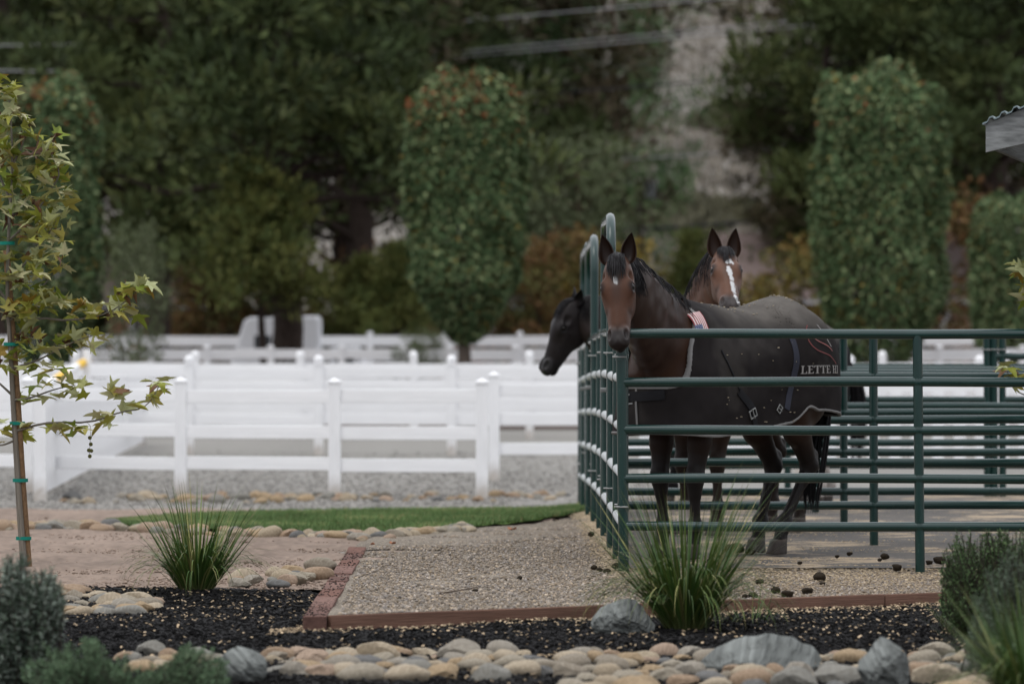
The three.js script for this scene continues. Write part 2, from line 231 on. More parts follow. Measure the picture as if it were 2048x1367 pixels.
// ------------------------------------------------------------------ path edging, cobbles, boulders
const [woodC, woodB] = texPair(512, (u, v) => { const g = tf(u * 0.25, v, 60, 61, 3), w = tf(u, v, 3, 63, 4); const b = 0.6 + 0.5 * (g - 0.5) + 0.5 * (w - 0.5); return [b, b * 0.97, b * 0.93, g]; });
const redwood = std({ map: woodC, bumpMap: woodB, bumpScale: 0.003, color: C(0.25, 0.145, 0.11), roughness: 0.9 });
const [brickC, brickB] = texPair(256, (u, v) => { const w = tf(u, v, 6, 71, 5), k = tn(u, v, 100, 4); const b = 0.7 + 0.5 * (w - 0.5) + 0.2 * (k - 0.5); return [b, b * 0.95, b * 0.92, w * 0.5 + k * 0.5]; });
const brickMats = [[0.22, 0.12, 0.095], [0.18, 0.105, 0.088], [0.26, 0.16, 0.135]].map(([r, g, b]) => std({ map: brickC, bumpMap: brickB, bumpScale: 0.006, color: C(r, g, b) }));
{
  const t = thing('timber_edging', 'long low red-brown timber board along the front of the gravel path', 'edging', kerbL.clone());
  const dir = kerbR.clone().sub(kerbL), L = dir.length(), n = 3; dir.normalize(); const turn = Math.atan2(-dir.z, dir.x);
  for (let i = 0; i < n; i++) { const l = L / n - 0.006, b = part('board', box(l, 0.11, 0.038, 0, 0, 0, 0.005), redwood, t); b.position.copy(dir.clone().multiplyScalar(L * (i + 0.5) / n)); b.position.y = -0.042 + 0.003 * (i % 2); b.position.add(V(-dir.z, 0, dir.x).multiplyScalar(0.01)); b.rotation.y = turn; }
  const a = gnd(601, 1237), b = gnd(694, 1098), e = thing('brick_edging', 'row of red edging bricks along the left side of the gravel path', 'edging', a.clone());
  const d2 = b.clone().sub(a), L2 = d2.length(), m = 9; d2.normalize(); const t2 = Math.atan2(-d2.z, d2.x), rr = rng(21);
  for (let i = 0; i < m; i++) for (const row of i % 2 ? [0] : [0]) { const l = L2 / m - 0.02; const k = part('brick', box(l, 0.09, 0.125, 0, 0, 0, 0.007), brickMats[Math.floor(rr() * 3)], e); k.position.copy(d2.clone().multiplyScalar(L2 * (i + 0.5) / m)); k.position.add(V(0.075, 0, 0)); k.position.y = -0.036 + 0.009 * rr(); k.rotation.set(0.02 * (rr() - 0.5), t2 + 0.03 * (rr() - 0.5), 0.012 * (rr() - 0.5), 'YXZ'); }
  // dark mulch crumbs kicked onto the bricks
  scatter('bark_crumbs', 'black bark crumbs kicked onto the red edging bricks', 'mulch', chipG, std({ roughness: 0.9 }), 260, 22, (r) => { const p = a.clone().addScaledVector(d2, L2 * Math.pow(r(), 1.3)); p.x += 0.015 + 0.12 * r(); p.y = 0.016; const l = 0.006 + 0.016 * r() * r(); return { p, s: V(l, 0.004, l * 0.5), ry: r() * 6 }; }, (r, c) => c.setRGB(0.02, 0.017, 0.015));
}
function rock(seed, ax, ay, az, rough, facets = 0, detail = 3) {
  const r = rng(seed), ox = r() * 50, oy = r() * 50; let g = new THREE.IcosahedronGeometry(1, detail); g.deleteAttribute('uv'); g = mergeVertices(g); const p = g.attributes.position; const pl = [];
  for (let i = 0; i < facets; i++) { const v = V(r() - 0.5, (r() - 0.5) * 1.1, r() - 0.5).normalize(); pl.push([v, 0.5 + 0.35 * r()]); }
  for (let i = 0; i < p.count; i++) { const v = V(p.getX(i), p.getY(i), p.getZ(i)); let k = 1; for (const [n, d] of pl) { const q = v.dot(n) * k; if (q > d) k *= 1 - (1 - d / q) * 0.94; } k *= 1 + rough * (fbm(v.x * 1.3 + ox, v.y * 1.3 + oy, v.z * 1.3, 3) - 0.5) * 2 + rough * 0.35 * (fbm(v.x * 5 + ox, v.y * 5, v.z * 5 + oy, 3) - 0.5); p.setXYZ(i, v.x * k * ax, v.y * k * ay, v.z * k * az); }
  if (facets) g = toCreasedNormals(g, 0.45); else g.computeVertexNormals();
  const q = g.attributes.position, uv = []; for (let i = 0; i < q.count; i++) uv.push(q.getX(i) * 2.2 + q.getZ(i) * 0.7, q.getY(i) * 2.2 + q.getZ(i) * 1.3); g.setAttribute('uv', new THREE.Float32BufferAttribute(uv, 2)); return g;
}
const [stoneC, stoneB] = texPair(512, (u, v) => { const w = tf(u, v, 4, 81, 6), k = tf(u, v, 60, 83, 2), f = tf(u, v * 0.99, 10, 88, 3); const b = 0.8 + 0.4 * (w - 0.5) + 0.14 * (k - 0.5) + 0.15 * (f - 0.5); return [b, b * (0.98 + 0.04 * w), b * (0.93 + 0.1 * w), w * 0.6 + k * 0.4]; });
const cobbleGeos = []; for (let i = 0; i < 12; i++) cobbleGeos.push(rock(300 + i, 1, i % 3 ? 0.5 : 0.66, 0.66 + 0.08 * (i % 4), 0.2 + 0.05 * (i % 3), i % 2 ? 0 : 5 + i % 3, 3));
const cobbleMats = [[0.4, 0.31, 0.21], [0.42, 0.36, 0.28], [0.36, 0.27, 0.2], [0.36, 0.33, 0.28], [0.4, 0.31, 0.25], [0.46, 0.4, 0.32], [0.3, 0.27, 0.23], [0.26, 0.26, 0.25], [0.33, 0.31, 0.28], [0.17, 0.175, 0.185]].map(([r, g, b]) => std({ map: stoneC, bumpMap: stoneB, bumpScale: 0.002, color: C(r * 0.86, g * 0.82, b * 0.76), roughness: 0.78 }));
function stones(name, label, list, seed, ground, world) { // list of [px, py of the foot, width in px, tone?]
  const r = rng(seed), o = thing(name, label, 'stone border', V(0, 0, 0));
  for (let [px, py, w, tone] of list) {
    let d = 26, p; if (world) { d = py; p = V(px, 0, -d); w *= FPX / d; } else { for (let k = 0; k < 8; k++) { p = at(px, py, d); const gy = ground(p.x, -d); d = (EYE - gy) * FPX / (py - HOR); } p = at(px, py, d); }
    const s = w / FPX * d / 2, m = part('stone', cobbleGeos[Math.floor(r() * 12)], cobbleMats[tone ?? Math.floor(Math.pow(r(), 1.15) * 10)], o);
    m.position.set(p.x, ground(p.x, -d) + s * 0.28, -d - s * 0.4); m.scale.set(s * 1.08, s * (0.95 + 0.25 * r()), s); m.rotation.set((r() - 0.5) * 0.5, (r() < 0.5 ? Math.PI : 0) + (r() - 0.5) * 1.0, (r() - 0.5) * 0.4, 'YXZ');
  }
  return o;
}
{
  const r = rng(31), L = [], bed = (x, z) => mulchY(x, z), dl = (x, z) => groundY(x, z) - 0.012;
  // front border: back row, middle rows, front row, sizes as in the photo
  const put = (x0, x1, y0, y1, w0, w1, gap) => { let x = x0; while (x < x1) { const w = lerp(w0, w1, r()); L.push([x + w / 2, lerp(y0, y1, r()), w]); x += w * gap; } };
  put(230, 2080, 1312, 1328, 26, 74, 0.7); put(225, 2080, 1324, 1340, 26, 76, 0.62); put(240, 2080, 1338, 1354, 26, 80, 0.62); put(300, 2080, 1352, 1370, 34, 92, 0.68); put(600, 2080, 1372, 1390, 60, 105, 0.95); put(1150, 2080, 1398, 1414, 60, 110, 1.0);
  L.push([555, 1322, 66, 2], [618, 1328, 74, 4], [752, 1325, 84, 1], [920, 1324, 92, 8], [1160, 1326, 78, 8], [722, 1364, 92, 3], [812, 1366, 92, 5], [980, 1366, 84, 7], [1262, 1400, 100, 0], [1602, 1348, 64, 3], [1868, 1364, 64, 6]);
  for (let i = L.length - 1; i >= 0; i--) { const [x, y] = L[i]; if (y > 1362 && x > 520 && x < 1150 && L[i].length < 4) L.splice(i, 1); else if (L[i].length < 4 && ((x > 1425 && x < 1630 && y < 1353 && y > 1300) || (x > 1722 && x < 1832 && y < 1385) || (x > 445 && x < 540 && y < 1375))) L.splice(i, 1); }
  stones('cobble_border', 'broad band of rounded river cobbles across the front of the mulch bed', L, 32, bed);
  const A = []; for (let i = 0; i < 46; i++) A.push([70 + 235 * r(), 1190 + 28 * r(), 30 + 36 * r()]); 
  stones('cobble_group', 'group of pale cobbles between the red dirt and mulch at far left', A, 33, bed);
  const B = []; for (let i = 0; i < 16; i++) B.push([470 + 165 * r(), 1150 + 26 * r(), 26 + 34 * r()]); B.push([632, 1160, 66, 2], [640, 1140, 60, 6], [500, 1168, 50, 8]);
  stones('cobble_group', 'small heap of stones against the brick edging with one big round brown stone', B, 34, dl);
  const D = [], lb = new THREE.CatmullRomCurve3(lawnBot, false, 'centripetal'); for (let i = 0; i < 120; i++) { const p = lb.getPointAt(0.55 * r()), f = 0.05 + 0.75 * r(); D.push([p.x + 0.1 * (r() - 0.5), -p.z - f, 0.07 + 0.13 * r()]); } for (let i = 0; i < 40; i++) D.push([lawnBot[0].x - 0.75 + 0.85 * r(), 38.2 + 1.3 * r(), 0.08 + 0.13 * r()]);
  stones('cobble_group', 'line of grey and tan cobbles along the near edge of the green turf', D, 35, dl, true);
  const E = []; for (let i = 0; i < 95; i++) { const x = 60 + 1080 * r(); E.push([x, 992 + 12 * r() + (x < 560 ? 4 : 0), 12 + (x < 700 ? 30 : 18) * r()]); }
  stones('cobble_group', 'scattered row of stones in front of the white fence posts', E, 36, dl);
}
{
  const [bC, bB] = texPair(512, (u, v) => { const w = tf(u, v, 4, 91, 6), st = tf(u, v * 0.995, 18, 95, 3), vein = sm(0.06, 0, Math.abs(tf(u, v, 5, 97, 4) - 0.5)); const b = 0.2 + 0.16 * (w - 0.5) + 0.12 * (st - 0.5) + 0.1 * vein * w; return [b * 0.94, b * 1.04, b * 1.05, w * 0.5 + st * 0.5]; });
  const bm = std({ map: bC, bumpMap: bB, bumpScale: 0.045, roughness: 0.85, color: C(0.7, 0.67, 0.63) });
  const bl = (px, py, w, h, dep, seed, label, tilt) => { let d = 25, p; for (let k = 0; k < 8; k++) { p = at(px, py, d); d = (EYE - mulchY(p.x, -d)) * FPX / (py - HOR); } p = at(px, py, d); const s = d / FPX; const m = part(numbered('boulder'), rock(seed, w * s / 2, h * s * 0.75, dep, 0.26, 13, 4), bm, scene); m.position.set(p.x, p.y + h * s * 0.27, -d - dep * 0.6); m.rotation.set(0, tilt, 0.05); tag(m, label, 'boulder'); };
  bl(1250, 1274, 146, 72, 0.13, 410, 'angular grey-green boulder at the foot of the clumping grass', 0.3);
  bl(1525, 1352, 250, 88, 0.17, 411, 'long low grey slab boulder behind the cobbles', 0.1);
  bl(1777, 1390, 122, 126, 0.15, 412, 'upright blocky grey boulder among the cobbles at lower right', 0.5);
  bl(488, 1370, 110, 76, 0.16, 419, 'blue-grey boulder beside the low juniper at lower left', 0.9);
}
// dung on the path and the pen floor
{
  const gs = [0, 1, 2].map((i) => rock(500 + i, 1, 0.62, 0.85, 0.55, 0, 2)), dm = std({ color: C(0.028, 0.021, 0.014), bumpMap: stoneB, bumpScale: 0.004, roughness: 0.95 }), r = rng(41);
  const L = [[1188, 1138, 14], [1200, 1142, 12], [1214, 1146, 16], [1232, 1136, 18], [1520, 1168, 18], [1552, 1186, 22], [1506, 1196, 20], [1490, 1196, 14], [1616, 1188, 24], [1640, 1162, 30], [1576, 1194, 24], [1796, 1140, 22], [1860, 1128, 14], [1880, 1126, 24], [1770, 1117, 18], [1700, 1110, 12], [1475, 1104, 30], [1500, 1108, 22], [1455, 1102, 22], [1508, 1098, 16], [1675, 1115, 10], [1182, 1072, 16], [1040, 1158, 11], [950, 1184, 12], [1645, 1170, 12], [1760, 1122, 10], [1600, 1128, 10]];
  const names = ['first of the row of four droppings left of the side panel foot', 'second of the row of four droppings left of the side panel foot', 'third of the row of four droppings left of the side panel foot', 'dropping nearest the corner post at the end of the row of four', 'dropping between the grass clump and the front rail', 'dropping closest to the timber board right of the grass clump', 'left of the two droppings touching the timber board beside the grass', 'small dropping at the edge of the grass blades by the timber board', 'dropping lying against the timber board, right of the touching pair', 'large oval dropping alone in the middle of the front strip', 'pale squashed dropping between the touching pair on the front strip', 'round dropping on the pen floor just left of the front upright', 'small dropping right behind the foot of the front upright', 'dropping beside the rosemary bush, on the edge of the pen floor', 'middle-sized dropping on the pen floor below the bottom rail', 'small flat dropping on the pen floor far from the hooves', 'biggest lump of the dung pile left of the hind hooves', 'rounded lump of the dung pile, nearer the hind hooves', 'left-hand lump of the dung pile behind the grass blades', 'small lump on top of the dung pile behind the grass blades', 'tiny dropping between the hind hooves and the front upright', 'dropping alone on the sawdust high up beside the side panel', 'tiny dropping alone in the middle of the gravel path', 'tiny dropping near the timber board on the gravel path', 'small dropping above the large oval one on the front strip', 'tiny dropping on the pen floor left of the front upright', 'tiny dropping just right of the hind hooves'];
  let nth = 0; for (const [px, py, w] of L) { const p = gnd(px, py, py < 1141 ? 0.03 : 0.01), s = w / FPX * -p.z / 2, m = part(numbered('dung_lump'), gs[Math.floor(r() * 3)], dm, scene); m.position.set(p.x, p.y + s * 0.55, p.z - s * 0.5); m.scale.setScalar(s * 1.05); m.rotation.y = r() * 6; tag(m, names[nth++], 'horse dropping', 'dark droppings scattered on the path and pen floor'); }
  const lm = std({ color: C(0.3, 0.13, 0.07), side: THREE.DoubleSide });
  for (const [px, py, w, where] of [[1024, 1048, 24, 'curled red-brown dry leaf near the side panel on the upper path'], [785, 1088, 20, 'red-brown dry leaf at the upper left of the gravel path'], [745, 1090, 16, 'red-brown dry leaf beside the top end of the brick edging'], [880, 1022, 18, 'tan dry leaf lying on the green turf']]) { const p = gnd(px, py, 0.01), s = w / FPX * -p.z / 2; const g = new THREE.SphereGeometry(1, 7, 4); g.scale(1, 0.12, 0.6); const q = g.attributes.position; for (let i = 0; i < q.count; i++) q.setY(i, q.getY(i) + 0.5 * q.getX(i) * q.getX(i)); g.computeVertexNormals(); const m = part(numbered('fallen_leaf'), g, lm, scene); m.position.copy(p); m.position.y = groundY(p.x, p.z) + 0.03; m.scale.setScalar(s); m.rotation.y = r() * 6; tag(m, where, 'dry leaf', 'dry leaves on the path and turf'); }
  const tw = part(numbered('twig'), tube(curve([gnd(880, 1186, 0.02), gnd(920, 1180, 0.025), gnd(960, 1172, 0.02)], 8), (t) => 0.005 - 0.003 * t, 5), M.bark, scene); tag(tw, 'thin dark twig lying on the gravel path', 'twig');
}

// ------------------------------------------------------------------ green pipe pens
const [pnC, pnB] = texPair(256, (u, v) => { const w = tf(u, v, 6, 101, 5), k = tn(u, v, 90, 5), chip = sm(0.79, 0.82, tf(u, v, 26, 105, 3)); const b = 0.3 + 0.14 * (w - 0.5); return [lerp(b, 1, chip), lerp(b, 0.5, chip), lerp(b, 0.5, chip), 0.25 + 0.5 * w]; });
const pipe = new THREE.MeshPhysicalMaterial({ color: C(0.0162, 0.09, 0.078), roughness: 0.3, map: pnC, roughnessMap: pnB, specularIntensity: 0.7, clearcoat: 0.3, clearcoatRoughness: 0.3 });
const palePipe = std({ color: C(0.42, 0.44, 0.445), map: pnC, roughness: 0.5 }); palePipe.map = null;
const steel = std({ color: C(0.27, 0.275, 0.27), metalness: 0.9, roughness: 0.45 });
const RAIL = 0.031;
// a pen panel between two ground points; vertical pipes at the given fractions, five rails, saddle joints, clamps
function panel(label, a, b, posts, opts = {}) {
  const t = thing(opts.name ?? 'pen_panel', label, 'fence panel', a.clone()), d = b.clone().sub(a), L = d.length(), u = d.clone().normalize(), lean = opts.lean ?? 0;
  const rl = opts.rails ?? [0.3, 0.601, 0.902, 1.203, 1.504];
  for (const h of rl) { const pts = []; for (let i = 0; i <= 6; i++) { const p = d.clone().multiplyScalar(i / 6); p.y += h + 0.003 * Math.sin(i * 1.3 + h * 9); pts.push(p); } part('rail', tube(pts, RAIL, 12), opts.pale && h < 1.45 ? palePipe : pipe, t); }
  for (const f of posts) {
    const at0 = d.clone().multiplyScalar(f), mid = f > 0.02 && f < 0.98, top = mid ? rl[rl.length - 1] - 0.01 : opts.top ?? 1.475;
    part(mid ? 'upright' : 'post', tube([at0.clone().add(V(0, 0, 0)), at0.clone().add(V(-lean * top, top, 0))], mid ? 0.0305 : 0.033, 12), pipe, t);
    if (mid) for (const h of rl.slice(0, -1)) { const g = new THREE.SphereGeometry(0.0385, 10, 8); g.scale(0.92, 1.15, 0.92); const m = part('weld_saddle', g, pipe, t); m.position.copy(at0).add(V(-lean * h, h, 0)); }
    else { const g = new THREE.CylinderGeometry(0.036, 0.036, 0.02, 14); const m = part('cap', g, pipe, t); m.position.copy(at0).add(V(-lean * top, top + 0.006, 0)); for (const h of [0.42, 1.36]) { const c = part('clamp', new THREE.CylinderGeometry(0.037, 0.037, 0.045, 14), pipe, t); c.position.copy(at0).add(V(-lean * h, h, 0)); const bt = part('bolt', tube([V(-0.055, 0, 0.01), V(0.03, 0, 0.05)], 0.006, 6), steel, t); bt.position.copy(c.position); } }
  }
  return t;
}
const gp = (x, d, dy = 0) => V(x, groundY(x, -d) + dy, -d);
const X0 = 0.702, LEAN = 0.012;
const front = panel('front panel of green pipes nearest the camera, with the brown horse looking over it', gp(X0, 30), gp(4.36, 29.72), [0, 0.505, 1], { lean: LEAN });
for (const [d, lab, dy] of [[33.62, 'second row of green pipe rails behind the blanketed horse', 0.0], [36.55, 'third row of green pipe rails, in the middle of the pens', 0.0], [39.85, 'fourth row of green pipe rails in front of the black horse', 0.0], [43.7, 'rearmost row of green pipe rails left of the triple posts', 0.0]]) {
  const x0 = padL(d); panel(lab, V(x0 + 0.03, dy, -d), V(x0 + 3.68, dy, -d), [0, 0.5, 1], { lean: 0.004 });
  if (d > 40) { panel('narrow green pipe gate right of the rearmost panel, double posts beside it', V(x0 + 3.745, dy, -d), V(x0 + 3.99 + 0.06, dy, -d + 0.01), [0], { lean: 0.004, rails: [1.3], top: 1.52 }); panel('rearmost row of green pipe rails at the far right', V(x0 + 3.82, dy, -d), V(x0 + 7.45, dy, -d), [0, 0.08, 0.55, 1], { lean: 0.004 }); }
  else panel(lab.replace('row of green pipe rails', 'row, right-hand length of green pipe rails'), V(x0 + 3.75, dy, -d), V(x0 + 7.4, dy, -d), [0, 0.5, 1]);
}
// left side of the pens, running away from the camera: panels and bow gates
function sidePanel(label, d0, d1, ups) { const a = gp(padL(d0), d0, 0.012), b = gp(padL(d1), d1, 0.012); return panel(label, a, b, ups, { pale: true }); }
function bowGate(label, d0, d1, H) {
  const a = gp(padL(d0), d0, 0.012), b = gp(padL(d1), d1, 0.012), t = thing('bow_gate', label, 'gate', a.clone()), v = b.clone().sub(a), r = 0.28, L = v.length(), u = v.clone().normalize(), pts = [V(0, 0, 0), V(0, 1.0, 0)];
  for (let i = 0; i <= 8; i++) { const q = i / 8 * Math.PI / 2; pts.push(u.clone().multiplyScalar(r * (1 - Math.cos(q))).add(V(0, H - r + r * Math.sin(q), 0))); }
  for (let i = 0; i <= 8; i++) { const q = i / 8 * Math.PI / 2; pts.push(v.clone().addScaledVector(u, -r * (1 - Math.sin(q))).add(V(0, H - r + r * Math.cos(q), 0))); }
  pts.push(v.clone().add(V(0, 1, 0)), v.clone());
  part('bow_frame', tube(pts, 0.034, 12), pipe, t);
  const gl = [0.09, L - 0.09];
  for (const q of gl) part('gate_upright', tube([u.clone().multiplyScalar(q).add(V(0, 0.22, 0)), u.clone().multiplyScalar(q).add(V(0, 1.53, 0))], 0.028, 10), pipe, t);
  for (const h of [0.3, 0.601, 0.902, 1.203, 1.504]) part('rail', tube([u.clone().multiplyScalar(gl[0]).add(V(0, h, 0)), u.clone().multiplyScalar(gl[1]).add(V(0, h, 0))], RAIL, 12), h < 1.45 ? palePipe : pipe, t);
  const c = part('latch', box(0.09, 0.03, 0.05), steel, t); c.position.copy(u.clone().multiplyScalar(0.06).add(V(-0.03, 1.1, 0)));
}
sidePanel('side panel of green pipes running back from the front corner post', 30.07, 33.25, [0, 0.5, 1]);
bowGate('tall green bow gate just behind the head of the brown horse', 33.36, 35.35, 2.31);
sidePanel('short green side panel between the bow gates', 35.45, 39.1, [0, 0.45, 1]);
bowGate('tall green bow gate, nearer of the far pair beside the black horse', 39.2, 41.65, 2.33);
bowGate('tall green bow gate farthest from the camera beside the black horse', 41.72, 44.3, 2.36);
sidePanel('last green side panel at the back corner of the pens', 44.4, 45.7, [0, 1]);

// ------------------------------------------------------------------ white fences
const vinyl = std({ color: C(0.78, 0.785, 0.8), roughness: 0.42 });
const [grimeC] = texPair(256, (u, v) => { const w = tf(u, v, 5, 111, 5), k = tf(u, v, 40, 113, 2); const b = 0.79 + 0.13 * (w - 0.5) + 0.06 * (k - 0.5); return [b, b, b * 1.01, w]; });
vinyl.map = grimeC; vinyl.color = C(0.98, 0.98, 0.98);
const railG = new Map();
const railGeo = (l, h = 0.14) => { const k = l.toFixed(2) + h; if (!railG.has(k)) railG.set(k, box(l, h, 0.04, 0, 0, 0, 0.006)); return railG.get(k); };
const vinylPost = vinyl.clone(); vinylPost.vertexColors = true;
const postGeo = (h) => { const g = new RoundedBoxGeometry(0.127, h, 0.127, 2, 0.008); g.translate(0, h / 2, 0); const b = new THREE.BoxGeometry(0.128, 0.3, 0.128, 2, 6, 2); b.translate(0, 0.15, 0); paint(g, (x, y, z, c) => c.setRGB(1, 1, 1)); paint(b, (x, y, z, c) => { const k = sm(0.26, 0.02, y) * (0.5 + 0.6 * noise3(x * 30 + h * 7, y * 20, z * 30)); c.setRGB(lerp(1, 0.5, k), lerp(1, 0.44, k), lerp(1, 0.37, k)); }); return mergeGeometries([g, b.toNonIndexed()]); };
const capGeo = (() => { const g = new THREE.ConeGeometry(0.1, 0.035, 4); g.rotateY(Math.PI / 4); g.translate(0, 0.032, 0); return mergeGeometries([box(0.145, 0.03, 0.145, 0, 0, 0, 0.004), g.toNonIndexed()]); })();
const domeGeo = (() => { const g = new THREE.SphereGeometry(0.07, 12, 8); g.translate(0, 0.06, 0); return mergeGeometries([box(0.145, 0.03, 0.145, 0, 0, 0, 0.004), g.toNonIndexed()]); })();
function railFence(label, pts, H, rails, rh = 0.14, dome = false, group) {
  const t = thing('rail_fence', label, 'fence', pts[0].clone(), 0, group), pg = postGeo(H);
  pts.forEach((p, i) => {
    const q = p.clone().sub(pts[0]); const o = part('post', pg, vinylPost, t); o.position.copy(q); const c = part('post_cap', dome ? domeGeo : capGeo, vinyl, t); c.position.copy(q).add(V(0, H + 0.012, 0));
    if (i) { const a = pts[i - 1], l = a.distanceTo(p), m = a.clone().add(p).multiplyScalar(0.5).sub(pts[0]), turn = Math.atan2(-(p.z - a.z), p.x - a.x), tilt = Math.atan2(p.y - a.y, Math.hypot(p.x - a.x, p.z - a.z)); for (const h of rails) { const r = part('rail', railGeo(l - 0.11, rh), vinyl, t); r.position.copy(m).add(V(0, h, 0)); r.rotation.set(0, turn, tilt + 0.005 * Math.sin(i * 5.1 + h * 17), 'YXZ'); r.position.y += 0.008 * Math.sin(i * 3.7 + h * 11); } }
  });
  return t;
}
const fp = (list) => list.map(([px, d]) => onGround(px, d));
railFence('nearest white three-rail vinyl fence along the edge of the grey arena', fp([[-240, 52.8], [55, 52.0], [361, 51.3], [669, 50.6], [964, 50.2]]), 1.2, [0.34, 0.68, 1.06]);
railFence('white vinyl fence length ending beside the green pens, right of the gap', fp([[988, 56.2], [1290, 56.0], [1600, 55.8]]), 1.22, [0.36, 0.72, 1.05]);
railFence('second white fence with closely spaced rails across the arena', fp([[-180, 69], [90, 68.5], [378, 68.2], [637, 68], [903, 68], [1170, 68], [1430, 68], [1700, 68], [1960, 68], [2240, 68]]), 1.28, [0.5, 0.72, 0.95, 1.17], 0.155, true);
railFence('third white fence standing farther back across the arena', fp([[-130, 80], [150, 80], [390, 79.5], [600, 79], [827, 79], [1059, 79], [1290, 79], [1520, 79], [1765, 79], [2010, 79], [2250, 79]]), 1.3, [0.42, 0.64, 0.9, 1.15], 0.17, true);
railFence('far white two-rail fence below the trees', fp([[-60, 96], [60, 96], [232, 96], [300, 96], [413, 96], [541, 96], [683, 96], [806, 96], [900, 96], [1030, 96], [1160, 96], [1290, 96], [1420, 96], [1550, 96], [1690, 96], [1745, 96], [1880, 96], [2046, 96], [2180, 96]]), 1.44, [1.03, 1.32], 0.19);
railFence('hindmost white board fence behind the far paddock', fp([[-40, 108], [250, 108], [560, 108], [740, 108], [890, 108], [1040, 108], [1190, 108], [1340, 108], [1490, 108], [1640, 108], [1800, 108], [1960, 108], [2120, 108]]), 1.72, [1.22, 1.56], 0.22);
function picketFence(label, a, b, n, H, w) { const t = thing('picket_fence', label, 'fence', a.clone()), d = b.clone().sub(a), turn = Math.atan2(-d.z, d.x), L = d.length(), g = box(w, H, 0.022, 0, H / 2 + 0.06, 0, 0.004), tilt = 0; for (let i = 0; i < n; i++) { const m = part('picket', g, vinyl, t); m.position.copy(d.clone().multiplyScalar((i + 0.5) / n)); m.rotation.y = turn; } for (const h of [0.25, H - 0.14]) { const r = part('rail', box(L, 0.09, 0.035, 0, 0, 0, 0.004), vinyl, t); r.position.copy(d.clone().multiplyScalar(0.5)).add(V(0, h, 0)); r.position.add(V(d.z, 0, -d.x).normalize().multiplyScalar(0.031)); r.rotation.set(0, turn, Math.atan2(d.y, Math.hypot(d.x, d.z)), 'YXZ'); } for (const f of [0, 1]) { const p = part('post', postGeo(H + 0.2), vinylPost, t); p.position.copy(d.clone().multiplyScalar(f)); } return t; }
picketFence('white picket fence running away behind the young sycamore at far left', onGround(80, 49.5), onGround(285, 74), 90, 1.08, 0.16);
picketFence('white picket fence with wide gaps behind the pens at right', onGround(1640, 58), onGround(2200, 58), 13, 0.92, 0.14);
// show-jump poles resting on the arena fences
{
  const ym = std({ color: C(0.75, 0.48, 0.08), roughness: 0.5 });
  const jump = (name, label, a, b, seq) => { const t = thing(name, label, 'jump', onGround((a[0] + b[0]) / 2, a[2])); const A = at(...a).sub(t.position), B = at(...b).sub(t.position); seq.forEach((k, i) => { const p = A.clone().lerp(B, i / seq.length), q = A.clone().lerp(B, (i + 1) / seq.length); part(k ? 'yellow_band' : 'white_band', tube([p, q], 0.055, 10), k ? ym : vinyl, t); }); for (const e of [A, B]) { const m = part('standard', box(0.1, e.y + 0.15, 0.1, 0, (e.y + 0.15) / 2, 0), vinyl, t); m.position.set(e.x, 0, e.z + 0.12); const f = part('standard_foot', box(0.4, 0.06, 0.3, 0, 0.03, 0), vinyl, t); f.position.set(e.x, 0, e.z + 0.12); } };
  jump('jump_fence', 'show jump with yellow and white striped pole behind the young sycamore', [60, 788, 63], [175, 720, 65], [1, 0, 1, 0, 1]);
}

// ------------------------------------------------------------------ trees
// many small leaf faces: list items are [position, normal-ish direction, length, width, colour]
function leafCloud(n, fn) {
  const pos = new Float32Array(n * 12), nor = new Float32Array(n * 12), col = new Float32Array(n * 12), idx = new Uint32Array(n * 6), a = V(0, 0, 0), b = V(0, 0, 0), o = { p: V(0, 0, 0), d: V(0, 1, 0), n: V(0, 1, 0), l: 1, w: 1, c: new THREE.Color() };
  for (let i = 0; i < n; i++) {
    fn(i, o); a.copy(o.d).normalize(); b.crossVectors(a, o.n); if (b.lengthSq() < 1e-6) b.set(1, 0, 0); b.normalize(); const nn = V(0, 0, 0).crossVectors(b, a).normalize();
    const q = [[0, 0, 0], [o.l * 0.45, o.w / 2, 0.12 * o.l], [o.l, 0, 0], [o.l * 0.45, -o.w / 2, 0.12 * o.l]];
    for (let k = 0; k < 4; k++) { const j = i * 12 + k * 3; pos[j] = o.p.x + a.x * q[k][0] + b.x * q[k][1] + nn.x * q[k][2]; pos[j + 1] = o.p.y + a.y * q[k][0] + b.y * q[k][1] + nn.y * q[k][2]; pos[j + 2] = o.p.z + a.z * q[k][0] + b.z * q[k][1] + nn.z * q[k][2]; nor[j] = nn.x; nor[j + 1] = nn.y; nor[j + 2] = nn.z; col[j] = o.c.r; col[j + 1] = o.c.g; col[j + 2] = o.c.b; }
    const v = i * 4; idx.set([v, v + 1, v + 2, v, v + 2, v + 3], i * 6);
  }
  const g = new THREE.BufferGeometry(); g.setAttribute('position', new THREE.BufferAttribute(pos, 3)); g.setAttribute('normal', new THREE.BufferAttribute(nor, 3)); g.setAttribute('color', new THREE.BufferAttribute(col, 3)); g.setIndex(new THREE.BufferAttribute(idx, 1)); return g;
}
const leafM = new THREE.MeshPhysicalMaterial({ vertexColors: true, side: THREE.DoubleSide, roughness: 0.6, specularIntensity: 0.22 });
const dir3 = (r) => { const z = 2 * r() - 1, a = r() * 6.2832, s = Math.sqrt(1 - z * z); return V(s * Math.cos(a), z, s * Math.sin(a)); };
function jag(a, b, n, amp, r) { const pts = []; for (let i = 0; i <= n; i++) { const p = a.clone().lerp(b, i / n); if (i && i < n) p.add(V((r() - 0.5) * amp, (r() - 0.5) * amp, (r() - 0.5) * amp)); pts.push(p); } return curve(pts, n * 3); }
